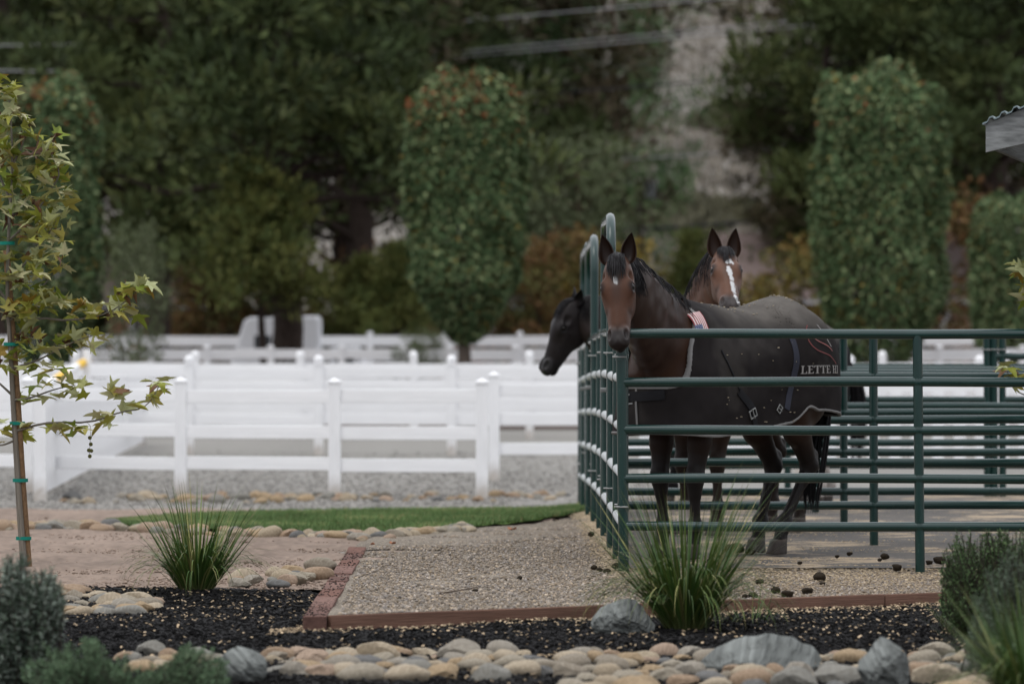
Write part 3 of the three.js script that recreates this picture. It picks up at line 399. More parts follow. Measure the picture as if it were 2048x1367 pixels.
// pine or broad tree: trunk with limbs, foliage in flattened clumps along the limbs
function treeGeo(o) {
  const r = rng(o.seed), H = o.h, wood = [], cl = [], top = V((r() - 0.5) * 0.06 * H, H * 0.96, (r() - 0.5) * 0.06 * H), tp = jag(V(0, -0.3, 0), top, 7, H * 0.025, r);
  wood.push(tube(tp, (t) => lerp(o.tr, o.tr * 0.12, Math.pow(t, 0.8)), 9));
  for (let i = 0; i < o.limbs; i++) {
    const f = lerp(o.f0, 0.97, Math.pow((i + r() * 0.8) / o.limbs, o.fp ?? 1)), s = tp[Math.min(tp.length - 1, Math.round(f * (tp.length - 1)))], a = i * 2.4 + r() * 1.2, k = o.shape(f), L = o.rad * k * (0.65 + 0.5 * r()), up = o.up * (0.5 + r());
    const e = s.clone().add(V(Math.cos(a) * L, L * up, Math.sin(a) * L)); wood.push(tube(jag(s, e, 4, L * 0.12, r), (t) => lerp(o.tr * 0.32 * (1 - f * 0.7), 0.015, t), 5));
    const m = 2 + Math.floor(r() * 2 + L * 0.5); for (let j = 0; j < m; j++) { const t = lerp(0.4, 1.08, (j + 0.5) / m), c = s.clone().lerp(e, t).add(V((r() - 0.5) * L * 0.4, (r() - 0.2) * L * 0.22, (r() - 0.5) * L * 0.4)); cl.push([c, o.clump * (0.6 + 0.7 * r()), r(), r()]); }
  }
  const g = leafCloud(o.n, (i, q) => {
    const [c, R, tone, hue] = cl[Math.floor(r() * cl.length)], d = dir3(r), k = R * Math.pow(r(), 0.4); q.p.copy(c).add(V(d.x * k, d.y * k * o.flat, d.z * k));
    q.d.copy(d).add(V(0, o.lift, 0)).add(dir3(r).multiplyScalar(0.6)); q.n.copy(dir3(r)); q.l = o.ll * (0.6 + 0.8 * r()); q.w = q.l * o.lw;
    const up = 0.75 + 0.5 * tone + 0.25 * (r() - 0.5), cc = o.cols[Math.min(o.cols.length - 1, Math.floor(Math.pow(hue * 0.75 + r() * 0.25, o.cp ?? 1) * o.cols.length))]; q.c.setRGB(cc[0] * up, cc[1] * up, cc[2] * up);
  });
  return [mergeGeometries(wood), g];
}
const [barkC, barkB] = texPair(256, (u, v) => { const w = tf(u, v * 0.3, 24, 121, 4), b = 0.5 + 0.7 * w; return [b, b * 0.97, b * 0.94, w]; });
const barkD = std({ map: barkC, bumpMap: barkB, bumpScale: 0.04, color: C(0.055, 0.042, 0.036) }), barkG = std({ map: barkC, bumpMap: barkB, bumpScale: 0.03, color: C(0.12, 0.1, 0.085) }), barkR = std({ map: barkC, color: C(0.13, 0.075, 0.06) });
const pineShape = (f) => Math.pow(Math.max(0.05, 1 - f), 0.55) * (0.75 + 0.4 * Math.sin(f * 7)), roundShape = (f) => Math.sqrt(Math.max(0.04, 1 - Math.pow((f - 0.55) / 0.5, 2)));
const G1 = [[0.038, 0.054, 0.022], [0.047, 0.066, 0.024], [0.058, 0.075, 0.026], [0.074, 0.087, 0.03]], G2 = [[0.08, 0.1, 0.03], [0.098, 0.112, 0.032], [0.11, 0.115, 0.034], [0.07, 0.092, 0.03]], AU = [[0.1, 0.09, 0.03], [0.14, 0.09, 0.03], [0.13, 0.07, 0.03], [0.085, 0.09, 0.03]], BR = [[0.07, 0.072, 0.03], [0.09, 0.072, 0.042], [0.08, 0.064, 0.04], [0.066, 0.08, 0.032]], YE = [[0.2, 0.14, 0.03], [0.14, 0.12, 0.035], [0.09, 0.095, 0.032], [0.16, 0.1, 0.03]], PA = [[0.1, 0.125, 0.06], [0.115, 0.135, 0.072], [0.095, 0.115, 0.06]], BG = [[0.06, 0.115, 0.045], [0.075, 0.13, 0.05], [0.09, 0.14, 0.05]];
const protos = {
  pineA: treeGeo({ seed: 601, h: 17, tr: 0.42, limbs: 46, f0: 0.27, rad: 5.2, shape: pineShape, up: 0.16, clump: 1.15, flat: 0.55, n: 17000, ll: 0.34, lw: 0.26, lift: 0.5, cols: G1 }),
  pineB: treeGeo({ seed: 602, h: 19, tr: 0.46, limbs: 50, f0: 0.25, rad: 5.0, shape: pineShape, up: 0.25, clump: 1.1, flat: 0.6, n: 17000, ll: 0.32, lw: 0.26, lift: 0.6, cols: G1 }),
  pineC: treeGeo({ seed: 603, h: 15, tr: 0.34, limbs: 40, f0: 0.24, rad: 4.4, shape: roundShape, up: 0.3, clump: 1.0, flat: 0.6, n: 15000, ll: 0.32, lw: 0.28, lift: 0.5, cols: BR }),
  pineD: treeGeo({ seed: 609, h: 16, tr: 0.34, limbs: 34, f0: 0.2, rad: 5.2, shape: (f) => Math.pow(Math.max(0.05, 1 - f), 0.7) * (0.7 + 0.5 * Math.sin(f * 11 + 1)), up: 0.22, clump: 0.85, flat: 0.6, n: 12000, ll: 0.34, lw: 0.24, lift: 0.6, cols: [[0.06, 0.082, 0.03], [0.075, 0.095, 0.034], [0.09, 0.105, 0.036]] }),
  light: treeGeo({ seed: 604, h: 6.6, tr: 0.16, limbs: 34, f0: 0.4, rad: 2.5, shape: (f) => 0.12 + 1.25 * Math.max(0, 1 - f), up: 0.3, clump: 0.6, flat: 0.6, n: 8000, ll: 0.22, lw: 0.3, lift: 0.7, cols: G2 }),
  autumn: treeGeo({ seed: 605, h: 5.2, tr: 0.12, limbs: 22, f0: 0.22, rad: 2.1, shape: roundShape, up: 0.35, clump: 0.6, flat: 0.8, n: 5200, ll: 0.17, lw: 0.6, lift: 0.1, cols: AU }),
  yellow: treeGeo({ seed: 606, h: 5.6, tr: 0.12, limbs: 20, f0: 0.25, rad: 2.0, shape: roundShape, up: 0.4, clump: 0.55, flat: 0.8, n: 4600, ll: 0.17, lw: 0.6, lift: 0.1, cols: YE }),
  pale: treeGeo({ seed: 607, h: 6, tr: 0.14, limbs: 26, f0: 0.1, rad: 2.1, shape: roundShape, up: 0.5, clump: 0.6, flat: 0.9, n: 6000, ll: 0.16, lw: 0.5, lift: 0.2, cols: PA }),
  bright: treeGeo({ seed: 608, h: 16, tr: 0.34, limbs: 42, f0: 0.14, rad: 4.8, shape: roundShape, up: 0.2, clump: 1.1, flat: 0.65, n: 15000, ll: 0.32, lw: 0.26, lift: 0.4, cols: BG }),
};
function tree(kind, px, d, sc, turn, label, name = 'pine_tree', bark = barkD, group, sy) {
  const t = thing(name, label, kind.startsWith('pine') || kind === 'bright' ? 'pine tree' : 'tree', onGround(px, d), turn, group); part('trunk', protos[kind][0], bark, t); part('crown', protos[kind][1], leafM, t); t.scale.set(sc, sy ?? sc, sc); return t;
}
// left mass of pines
tree('pineA', 555, 101, 0.95, 0.3, 'big dark pine with the thick trunk behind the white trailer');
tree('pineD', 330, 110, 1.0, 1.9, 'dark pine behind the pale upright shrub, left of the thick trunk');
tree('pineB', 720, 117, 0.95, 4.0, 'dark pine rising between the thick trunk and the middle columnar tree');
tree('pineA', 160, 126, 1.1, 2.2, 'tall dark pine behind the left columnar tree');
tree('pineC', 452, 126, 1.15, 0.7, 'dark brownish green pine filling the gap left of the thick trunk');
tree('pineC', 690, 130, 1.1, 2.7, 'brownish green pine farther back behind the small light green tree');
tree('pineB', 30, 122, 1.1, 5.2, 'dark pine at the left edge above the power line');
tree('pineC', 255, 138, 1.25, 3.9, 'dense pine in deep shade behind the left pines');
tree('pineA', 850, 138, 1.2, 5.9, 'tall pine right behind the middle columnar tree');
tree('pineC', -60, 138, 1.3, 1.4, 'dense pine partly cut by the left edge of the view');
tree('pineB', 560, 144, 1.3, 3.4, 'tall pine farthest back in the middle of the left pine mass');
tree('light', 530, 99, 0.8, 0.4, 'small light green conical tree in front of the dark pines', 'conifer_tree', barkD, null, 0.82);
tree('light', 720, 112, 0.55, 2.4, 'low olive green tree right of the thick trunk', 'broad_tree', barkD);
tree('light', 795, 111, 0.6, 4.4, 'low olive green tree close left of the middle columnar tree', 'broad_tree', barkD);
tree('autumn', 470, 113, 0.72, 1.0, 'small orange and green autumn tree left of the thick trunk', 'autumn_tree');
tree('autumn', 420, 114, 0.6, 3.0, 'low yellow-brown autumn tree behind the pale upright shrub', 'autumn_tree');
tree('autumn', 800, 116, 0.68, 5.0, 'small orange autumn tree left behind the middle columnar tree', 'autumn_tree');
tree('autumn', 1085, 116, 0.75, 0.1, 'small orange-brown autumn tree above the black horse', 'autumn_tree');
tree('autumn', 640, 118, 0.66, 2.0, 'low rusty autumn tree right behind the thick trunk', 'autumn_tree');
tree('pale', 272, 92, 0.36, 0.6, 'pale grey-green upright small tree behind the young sycamore', 'columnar_shrub', barkG, null, 0.6);
tree('pale', 843, 96, 0.28, 2.6, 'sparse low bush at the foot of the middle columnar tree', 'bush', barkG);
// middle and right
tree('bright', 1085, 150, 0.62, 0.5, 'tall bright green pine behind the middle, below the power lines', 'pine_tree', barkR, null, 1.06);
tree('bright', 1238, 168, 0.62, 2.5, 'round-topped green pine beside the bare hillside', 'pine_tree', barkR, null, 1.05);
tree('pineC', 985, 146, 1.2, 1.1, 'brown-green pine directly behind the middle columnar tree');
tree('pale', 1160, 128, 1.1, 3.3, 'hazy green loose tree above the bow gates', 'broad_tree', barkR);
tree('pale', 1178, 134, 0.42, 5.3, 'pale thin tree on the slope left of the utility pole', 'broad_tree', barkR, null, 0.8);
tree('pale', 1045, 132, 0.8, 4.3, 'pale loose tree right behind the middle columnar tree', 'broad_tree', barkG);
tree('light', 1385, 118, 0.5, 1.7, 'round green tree behind the horse with the white blaze', 'broad_tree', barkD, null, 0.66);
tree('pineD', 1618, 130, 0.88, 3.6, 'large pine with spreading limbs right of the bare hillside');
tree('pineC', 1585, 132, 0.56, 5.0, 'lower olive pine under the large spreading pine');
tree('pineB', 1775, 146, 1.05, 0.9, 'dark pine behind the right columnar tree');
tree('pineA', 1840, 132, 1.08, 4.6, 'dark pine rising above the barn roof');
tree('pineB', 1990, 126, 1.05, 2.9, 'dark pine at the right edge behind the barn roof');
tree('pineC', 1760, 150, 1.3, 2.1, 'dense brown-green pine between the right-hand pines');
tree('pineC', 1920, 144, 1.2, 0.2, 'dense dark pine behind the far right columnar tree');
tree('pineC', 2110, 140, 1.3, 5.6, 'dense pine cut by the right edge of the view');
tree('autumn', 1535, 122, 0.5, 4.0, 'rusty autumn bush right of the blaze-faced horse', 'autumn_tree');
tree('yellow', 1600, 116, 0.7, 0.8, 'yellow autumn tree left of the right columnar tree', 'autumn_tree');
tree('yellow', 1560, 114, 0.36, 3.8, 'low golden tree above the rump of the blanketed horse', 'autumn_tree');
tree('yellow', 1235, 118, 0.72, 5.5, 'golden shrub between the two bay horses and the bow gate', 'autumn_tree');
tree('autumn', 1880, 118, 0.95, 1.3, 'rust-brown autumn tree right of the right columnar tree', 'autumn_tree');
tree('autumn', 1400, 136, 0.5, 2.2, 'reddish brown bush on the slope behind the blaze-faced horse', 'autumn_tree');
tree('yellow', 1130, 122, 0.7, 2.9, 'yellow-green low tree behind the bow gates', 'autumn_tree');
stuff('undergrowth', 'dark brown and green undergrowth in the shade below the pines', 'undergrowth', new THREE.Mesh((() => { const r = rng(640); return leafCloud(26000, (i, q) => { const x = lerp(-24, 24, r()), d = 139 + 9 * r(), h = 2.2 * Math.pow(r(), 0.8) * (0.35 + fbm(x * 0.25, 2, d * 0.2, 3)); if (x > 2.2 && x < 6.2) { q.p.set(x, -0.2 + h * 0.3, -d); } else q.p.set(x, -0.2 + h, -d); q.d.copy(dir3(r)).add(V(0, 0.4, 0)); q.n.copy(dir3(r)); q.l = 0.4 * (0.5 + r()); q.w = q.l * 0.5; const k = 0.5 + r(), o = fbm(x * 0.4, 9, d * 0.3, 2) > 0.55; o ? q.c.setRGB(0.085 * k, 0.05 * k, 0.025 * k) : q.c.setRGB(0.04 * k, 0.05 * k, 0.02 * k); }); })(), leafM));
stuff('dry_brush', 'dry tan grass tufts and low brush on the bare hillside', 'dry grass', new THREE.Mesh((() => { const r = rng(645); return leafCloud(30000, (i, q) => { const d = 175 + 230 * r(), x = (lerp(1120, 1560, r()) - 1024) / FPX * d, u = (x + 170) / 340 * 60, y = -0.3 + 95 * Math.pow(sm(150, 640, d), 0.9) * (0.9 + 0.25 * fbm(x * 0.012, 1.2, d * 0.01)) + 2.5 * (fbm(x * 0.05, 4, d * 0.05) - 0.5) * sm(150, 190, d), k = fbm(x * 0.12, 5, d * 0.06, 3); q.p.set(x, y - 0.1, -d); q.d.set(r() - 0.5, 1.2, r() - 0.5); q.n.copy(dir3(r)); q.l = k > 0.68 ? 0.8 * (0.5 + r()) : 0.32 * (0.5 + r()); q.w = q.l * 0.6; const m = 0.6 + 0.7 * r(); k > 0.68 ? q.c.setRGB(0.1 * m, 0.095 * m, 0.06 * m) : q.c.setRGB(0.22 * m, 0.195 * m, 0.16 * m); }); })(), leafM));
// clipped columnar trees in front of the pines
function columnGeo(seed, H, R, base, n, red) {
  const r = rng(seed);
  return leafCloud(n, (i, q) => {
    const t = Math.pow(r(), 0.8), y = base + (H - base) * t, a = r() * 6.2832, e = Math.pow(clamp(t / 0.26 + 0.02), 0.6) * Math.pow(clamp(1 - Math.pow(t, 26)), 0.6) * (0.9 + 0.1 * sm(0, 0.7, t)), lump = 0.9 + 0.42 * (fbm(Math.cos(a) * 1.7 + seed, y * 0.85, Math.sin(a) * 1.7, 3) - 0.5) + 0.18 * (noise3(Math.cos(a) * 5, y * 2.2, Math.sin(a) * 5) - 0.5), k = R * e * lump * (1 - 0.32 * Math.pow(r(), 2.2));
    q.p.set(Math.cos(a) * k, y + (t > 0.85 ? 0.9 * (fbm(Math.cos(a) * k * 2, 3, Math.sin(a) * k * 2, 2) - 0.5) : 0), Math.sin(a) * k); q.d.set(Math.cos(a), 0.1 - 0.9 * r(), Math.sin(a)).add(dir3(r).multiplyScalar(0.75)); q.n.set(Math.cos(a), 0.8, Math.sin(a)).add(dir3(r).multiplyScalar(0.7)); q.l = 0.05 + 0.085 * r(); q.w = q.l * 0.6;
    const u = r(), hot = 0.42 * red * sm(0.72, 0.97, t) * (fbm(Math.cos(a) * 1.6 + 3, y * 0.8 + seed, Math.sin(a) * 1.6, 2) > 0.52 ? 1 : 0.12); const m = 0.65 + 0.7 * r();
    if (r() < hot * 0.42) q.c.setRGB(0.2 * m, 0.055 * m, 0.022 * m); else if (u < 0.05) q.c.setRGB(0.16 * m, 0.12 * m, 0.03 * m); else if (u < 0.3) q.c.setRGB(0.21 * m, 0.25 * m, 0.12 * m); else q.c.setRGB(0.08 * m, 0.128 * m, 0.055 * m);
  });
}
function column(px, d, ytop, wpx, seed, label, n = 15000, red = 1, base = 1.25) {
  const p = onGround(px, d), H = EYE - (ytop - HOR) / FPX * d - p.y, R = wpx / 2 / FPX * d / 0.93, t = thing('columnar_tree', label, 'tree', p, seed, 'clipped columnar trees'), r = rng(seed);
  part('crown', columnGeo(seed, H, R, base, n, red), leafM, t); const w = [tube(jag(V(0, -0.2, 0), V(0.1, H * 0.9, 0), 6, 0.12, r), (s) => lerp(0.17, 0.03, s), 8)]; for (let i = 0; i < 26; i++) { const y = base * 0.9 + (H - base) * 0.72 * r(), a = r() * 6.28; w.push(tube(jag(V(0, y, 0), V(Math.cos(a) * R * 0.75, y + 0.8 + r(), Math.sin(a) * R * 0.75), 3, 0.1, r), (s) => lerp(0.04, 0.01, s), 4)); } part('trunk', mergeGeometries(w), barkG, t);
}
column(933, 93, 160, 246, 651, 'middle clipped columnar tree with red leaves at its top left corner', 46000, 1.5, 1.55);
column(1763, 93, 148, 262, 652, 'right clipped columnar tree, the broadest, left of the barn roof', 48000, 0.6, 0.8);
column(98, 93, 168, 205, 653, 'left clipped columnar tree half hidden by the young sycamore', 34000, 1.2, 0.8);
column(2020, 104, 402, 150, 654, 'low clipped columnar tree at the far right below the barn roof', 20000, 0, 0.4);

// ------------------------------------------------------------------ houses, trailer, poles and wires
{
  const wallM = std({ color: C(0.36, 0.25, 0.19), bumpMap: stoneB, bumpScale: 0.01 }), roofM = std({ color: C(0.17, 0.13, 0.12) }), white = std({ color: C(0.74, 0.75, 0.77), roughness: 0.5 }), glass = new THREE.MeshPhysicalMaterial({ color: C(0.03, 0.035, 0.04), roughness: 0.08 }), salmon = std({ color: C(0.4, 0.2, 0.13) });
  function house(label, px0, px1, d, H, wm, wins, name = 'house') {
    const a = onGround(px0, d), b = onGround(px1, d), L = b.x - a.x, t = thing(name, label, 'house', V((a.x + b.x) / 2, a.y, -d - 3.5));
    part('wall', box(L, H, 7, 0, H / 2, 0, 0), wm, t);
    const rg = new THREE.BufferGeometry(), w = L / 2 + 0.5; const s = new THREE.Shape([[-4.1, 0], [4.1, 0], [0, 1.9]].map(([x, y]) => new THREE.Vector2(x, y))); const eg = new THREE.ExtrudeGeometry(s, { depth: L + 1, bevelEnabled: false }); eg.rotateY(Math.PI / 2); eg.translate(-w, H + 0.01, 0); part('roof', eg, roofM, t);
    for (const [px, py0, py1, ww] of wins) { const x = (px - 1024) / FPX * d - t.position.x, y0 = EYE - (py1 - HOR) / FPX * d - a.y, y1 = EYE - (py0 - HOR) / FPX * d - a.y, W = ww / FPX * d, h = y1 - y0; const f = part('window', mergeGeometries([box(W, 0.16, 0.1, 0, h / 2, 0, 0), box(W, 0.16, 0.1, 0, -h / 2, 0, 0), box(0.16, h - 0.16, 0.1, -W / 2 + 0.08, 0, 0, 0), box(0.16, h - 0.16, 0.1, W / 2 - 0.08, 0, 0, 0)]), white, t); f.position.set(x, (y0 + y1) / 2, 3.55); part('pane', box(W - 0.3, h - 0.14, 0.03, 0, 0, -0.02, 0), glass, f); }
    part('door', box(0.95, 2.05, 0.08, L * 0.22, 1.05, 3.53, 0), std({ color: C(0.2, 0.16, 0.13) }), t);
    part('gutter', box(L + 1, 0.12, 0.12, 0, H - 0.02, 4.0, 0.01), white, t);
  }
  house('tan house with white-framed windows behind the right columnar tree', 1470, 1960, 128, 2.6, wallM, [[1692, 608, 652, 34], [1885, 606, 648, 30], [1560, 612, 650, 30]]);
  house('salmon pink house between the tree trunks at left', 215, 420, 134, 2.5, salmon, [[270, 640, 672, 26]]);
  house('orange-brown shed wall behind the small trees left of the black horse', 790, 1130, 136, 2.5, salmon, [[980, 640, 668, 24]]);
  // horse trailer behind the thick trunk
  const t = thing('horse_trailer', 'white horse trailer parked behind the thick pine trunk', 'trailer', onGround(545, 106)); t.scale.setScalar(0.88);
  part('body', (() => { const s = new THREE.Shape(); s.moveTo(-1.1, 0.55); s.lineTo(-0.95, 1.2); s.lineTo(-0.7, 2.0); s.lineTo(-0.62, 2.25); s.lineTo(-0.5, 2.32); s.lineTo(1.1, 2.36); s.lineTo(1.15, 2.3); s.lineTo(1.15, 0.55); s.closePath(); const g = new THREE.ExtrudeGeometry(s, { depth: 1.9, bevelEnabled: true, bevelSize: 0.05, bevelThickness: 0.05, bevelSegments: 2 }); g.translate(0, 0, -0.95); return g; })(), white, t);
  for (const x of [-0.35, 0.5]) { const w = part('wheel', new THREE.CylinderGeometry(0.34, 0.34, 0.22, 18), std({ color: C(0.02, 0.02, 0.02) }), t); w.rotation.x = Math.PI / 2; w.position.set(x, 0.34, 1.0); const h = part('rim', new THREE.CylinderGeometry(0.18, 0.18, 0.23, 14), white, w); h.position.y = 0.01; }
  for (const x of [-0.2, 0.5]) part('window', box(0.42, 0.34, 0.04, x, 1.75, 1.0, 0.02), glass, t);
  const c = thing('pickup_truck', 'white pickup truck parked right of the thick pine trunk', 'truck', onGround(690, 107)); c.scale.setScalar(0.8);
  part('body', (() => { const s = new THREE.Shape(); s.moveTo(-1.3, 0.5); s.lineTo(-1.3, 1.0); s.lineTo(-0.35, 1.08); s.lineTo(-0.32, 1.72); s.lineTo(0.35, 1.75); s.lineTo(0.62, 1.12); s.lineTo(1.25, 1.02); s.lineTo(1.3, 0.5); s.closePath(); const g = new THREE.ExtrudeGeometry(s, { depth: 1.6, bevelEnabled: true, bevelSize: 0.05, bevelThickness: 0.05, bevelSegments: 2 }); g.translate(0, 0, -0.8); return g; })(), white, c);
  for (const x of [-0.8, 0.85]) { const w = part('wheel', new THREE.CylinderGeometry(0.36, 0.36, 0.24, 18), std({ color: C(0.02, 0.02, 0.02) }), c); w.rotation.x = Math.PI / 2; w.position.set(x, 0.36, 0.82); }
  part('window', box(0.5, 0.36, 0.04, 0.02, 1.42, 0.86, 0.02), glass, c);
  // utility poles and wires
  const poleM = std({ color: C(0.13, 0.11, 0.1), map: barkC });
  const pole = (px, d, ytop, label) => { const p = onGround(px, d), h = EYE - (ytop - HOR) / FPX * d - p.y, t = thing('utility_pole', label, 'utility pole', p, 0, null); part('pole', tube([V(0, -0.3, 0), V(0.03, h, 0)], (s) => lerp(0.15, 0.11, s), 9), poleM, t); part('crossarm', box(1.6, 0.12, 0.1, 0.1, h - 0.35, 0.13, 0.01), poleM, t); const tr = part('transformer', new THREE.CylinderGeometry(0.2, 0.2, 0.6, 14), std({ color: C(0.35, 0.37, 0.38), roughness: 0.5 }), t); tr.position.set(0.38, h - 0.1, 0.1); };
  pole(1277, 150, 372, 'wooden utility pole on the bare slope behind the two bay horses');
  const wm = std({ color: C(0.3, 0.3, 0.315), roughness: 0.5 }), wk = std({ color: C(0.04, 0.04, 0.045) });
  const wire = (label, a, b, sag, mat = wm, rad = 0.017) => { const A = at(...a), B = at(...b), pts = []; for (let i = 0; i <= 20; i++) { const p = A.clone().lerp(B, i / 20); p.y -= sag * 4 * (i / 20) * (1 - i / 20); pts.push(p); } const m = part(numbered('power_line'), tube(pts, rad, 6), mat, scene); tag(m, label, 'power line'); };
  wire('topmost pale power line, rising to the right above the middle columnar tree', [400, 86, 134], [2400, -92, 134], 0.05);
  wire('pale power line right below the topmost one, upper of a close pair', [400, 146, 134.5], [2400, -40, 134.5], 0.1);
  wire('pale power line, lower of the close pair in the upper middle', [400, 156, 135.5], [2400, -28, 135.5], 0.1);
  wire('pale power line crossing the upper left corner', [-120, 90, 113], [150, 88, 113], 0.02);
  wire('lower pale power line at the left edge above the columnar tree', [-120, 138, 113], [150, 142, 113], 0.02, wm, 0.02);
  wire('faint pale power line above the bow gates', [700, 353, 141], [1900, 271, 141], 0.05);
  wire('dark power line just above the bow gates', [700, 498, 141], [1900, 411, 141], 0.05, wk, 0.05);
  wire('thin dark power line sloping across the middle pines', [600, 224, 141], [1900, 120, 141], 0.05, wk, 0.025);
}
// corner of a barn roof at the right edge
{
  const d = 29.5, p0 = at(1973, 276, d), ppm = FPX / d, t = thing('barn_roof', 'grey fascia board and ribbed metal corner of a barn roof at the right edge', 'roof', p0.clone(), -0.19), fm = std({ map: woodC, bumpMap: woodB, bumpScale: 0.002, color: C(0.3, 0.32, 0.33) }), rm = std({ color: C(0.2, 0.25, 0.26), metalness: 0.5, roughness: 0.4 });
  const sl = 0.36, u = V(Math.cos(sl), Math.sin(sl), 0), L = 3.2;
  const s = new THREE.Shape([[0, -0.085], [L, -0.085 + L * 0.215], [L, 0.085 + L * 0.41], [0, 0.085]].map(([x, y]) => new THREE.Vector2(x, y))), fg = new THREE.ExtrudeGeometry(s, { depth: 0.035, bevelEnabled: true, bevelSize: 0.003, bevelThickness: 0.003, bevelSegments: 1 }); fg.translate(0, 0, -0.035); { const q = fg.attributes.position, uv = []; for (let i = 0; i < q.count; i++) uv.push(q.getX(i), q.getY(i)); fg.setAttribute('uv', new THREE.Float32BufferAttribute(uv, 2)); } part('fascia', fg, fm, t);
  const prof = [], n = 44; for (let i = 0; i <= n; i++) { const x = -0.02 + i * 0.075; prof.push([x, 0], [x + 0.03, 0], [x + 0.042, 0.02], [x + 0.062, 0.02]); }
  const sh = new THREE.Shape([...prof.map(([x, y]) => new THREE.Vector2(x, 0.1 + x * 0.41 + y)), ...prof.slice().reverse().map(([x, y]) => new THREE.Vector2(x, 0.096 + x * 0.41 + y - 0.006))]); const rg = new THREE.ExtrudeGeometry(sh, { depth: 5, bevelEnabled: false }); rg.translate(0, 0, -4.96); part('metal_sheet', rg, rm, t);
  part('eave_board', box(0.035, 0.14, 4.9, 0.018, 0.012, -2.49, 0.004), fm, t); part('soffit', (() => { const g = new THREE.BoxGeometry(L, 0.02, 4.8); g.rotateZ(Math.atan(0.36)); g.translate(L / 2 + 0.06, L * 0.2, -2.45); return g; })(), fm, t);
  for (const z of [-0.3, -4.5]) part('post', box(0.15, 4.2, 0.15, 2.9, -1.75, z, 0.006), fm, t);
}

// ------------------------------------------------------------------ plants of the bed
function clump(px, py, seed, n, H, spread, label, o = {}) {
  let d = o.d ?? 25, p; if (!o.d) for (let k = 0; k < 8; k++) { p = at(px, py, d); d = (EYE - mulchY(p.x, -d)) * FPX / (py - HOR); } p = at(px, py, d); const t = thing('grass_clump', label, 'grass clump', p), r = rng(seed), gs = [];
  for (let i = 0; i < n; i++) {
    const a = r() * 6.2832, rr = 0.09 * Math.sqrt(r()) * (o.base ?? 1), out = spread * Math.pow(r(), 0.8), droopy = r() < (o.droop ?? 0.3), L = H * (droopy ? 0.75 : 0.55 + 0.5 * r()), pts = [], dx = Math.cos(a), dz = Math.sin(a), bend = droopy ? 0.75 + 0.8 * r() : 0.05 + 0.35 * r() * r(); let x = dx * rr, y = -0.02, z = dz * rr, th = 0.1 + out * 0.55; const m = 9;
    const ax = dx, az = dz, w0 = (o.w ?? 0.0115) * (0.6 + 0.6 * r()), side = V(-az, 0, ax); const pos = [], idx = [], tw = (r() - 0.5) * 1.2; side.applyAxisAngle(V(0, 1, 0), tw);
    for (let k = 0; k <= m; k++) { const s = k / m, w = w0 * (1 - Math.pow(s, 1.8)) * (0.65 + 0.35 * Math.min(1, s * 6)) + 0.0004, cx = -ax * 0.25 * w, cz = -az * 0.25 * w; pos.push(x - side.x * w / 2, y, z - side.z * w / 2, x + cx, y - w * 0.16, z + cz, x + side.x * w / 2, y, z + side.z * w / 2); x += ax * Math.sin(th) * L / m; z += az * Math.sin(th) * L / m; y += Math.cos(th) * L / m; th += bend * (0.25 + 1.5 * s) * 2.2 / m; if (k < m) for (let q = 0; q < 2; q++) { const v = k * 3 + q; idx.push(v, v + 1, v + 3, v + 1, v + 4, v + 3); } }
    const g = new THREE.BufferGeometry(); g.setAttribute('position', new THREE.Float32BufferAttribute(pos, 3)); g.setIndex(idx); g.computeVertexNormals();
    const kind = r(), br = 0.6 + 0.7 * r(); paint(g, (X, Y, Z, c, i) => { const s = Math.floor(i / 3) / m; let q; if (kind < 0.12) q = [0.27, 0.26, 0.1]; else if (kind < 0.45) q = [0.12, 0.17, 0.04]; else q = [0.058, 0.112, 0.027]; const y0 = sm(0.0, 0.25, s), tip = sm(0.86, 1, s); c.setRGB(lerp(lerp(0.11, q[0], y0), 0.2, tip * 0.6) * br, lerp(lerp(0.12, q[1], y0), 0.15, tip * 0.6) * br, lerp(lerp(0.05, q[2], y0), 0.05, tip * 0.6) * br); }); gs.push(g);
  }
  part('blades', mergeGeometries(gs), bladeM, t).userData.kind = 'stuff'; return t;
}
const bladeM = new THREE.MeshPhysicalMaterial({ vertexColors: true, side: THREE.DoubleSide, roughness: 0.45, specularIntensity: 0.4, transmission: 0.25, thickness: 0 });
clump(1372, 1262, 701, 600, 0.95, 1.15, 'large clump of long green grass blades in front of the pen corner', { droop: 0.5 });
clump(1500, 1246, 704, 46, 0.34, 1.5, 'low fringe of fine grass at the right foot of the large grass clump', { droop: 0.7, w: 0.005, base: 1.5 });
clump(392, 1184, 702, 360, 0.72, 1.1, 'grass clump on the left of the mulch bed in front of the red dirt', { droop: 0.5 });
clump(2060, 1400, 703, 420, 0.66, 1.25, 'out-of-focus grass clump in the lower right corner', { d: 20.4, droop: 0.5, w: 0.009 });
clump(1322, 1200, 705, 8, 0.1, 0.5, 'tiny grass seedling in the mulch left of the grey boulder', { d: 24.2, w: 0.003, base: 0.2 });
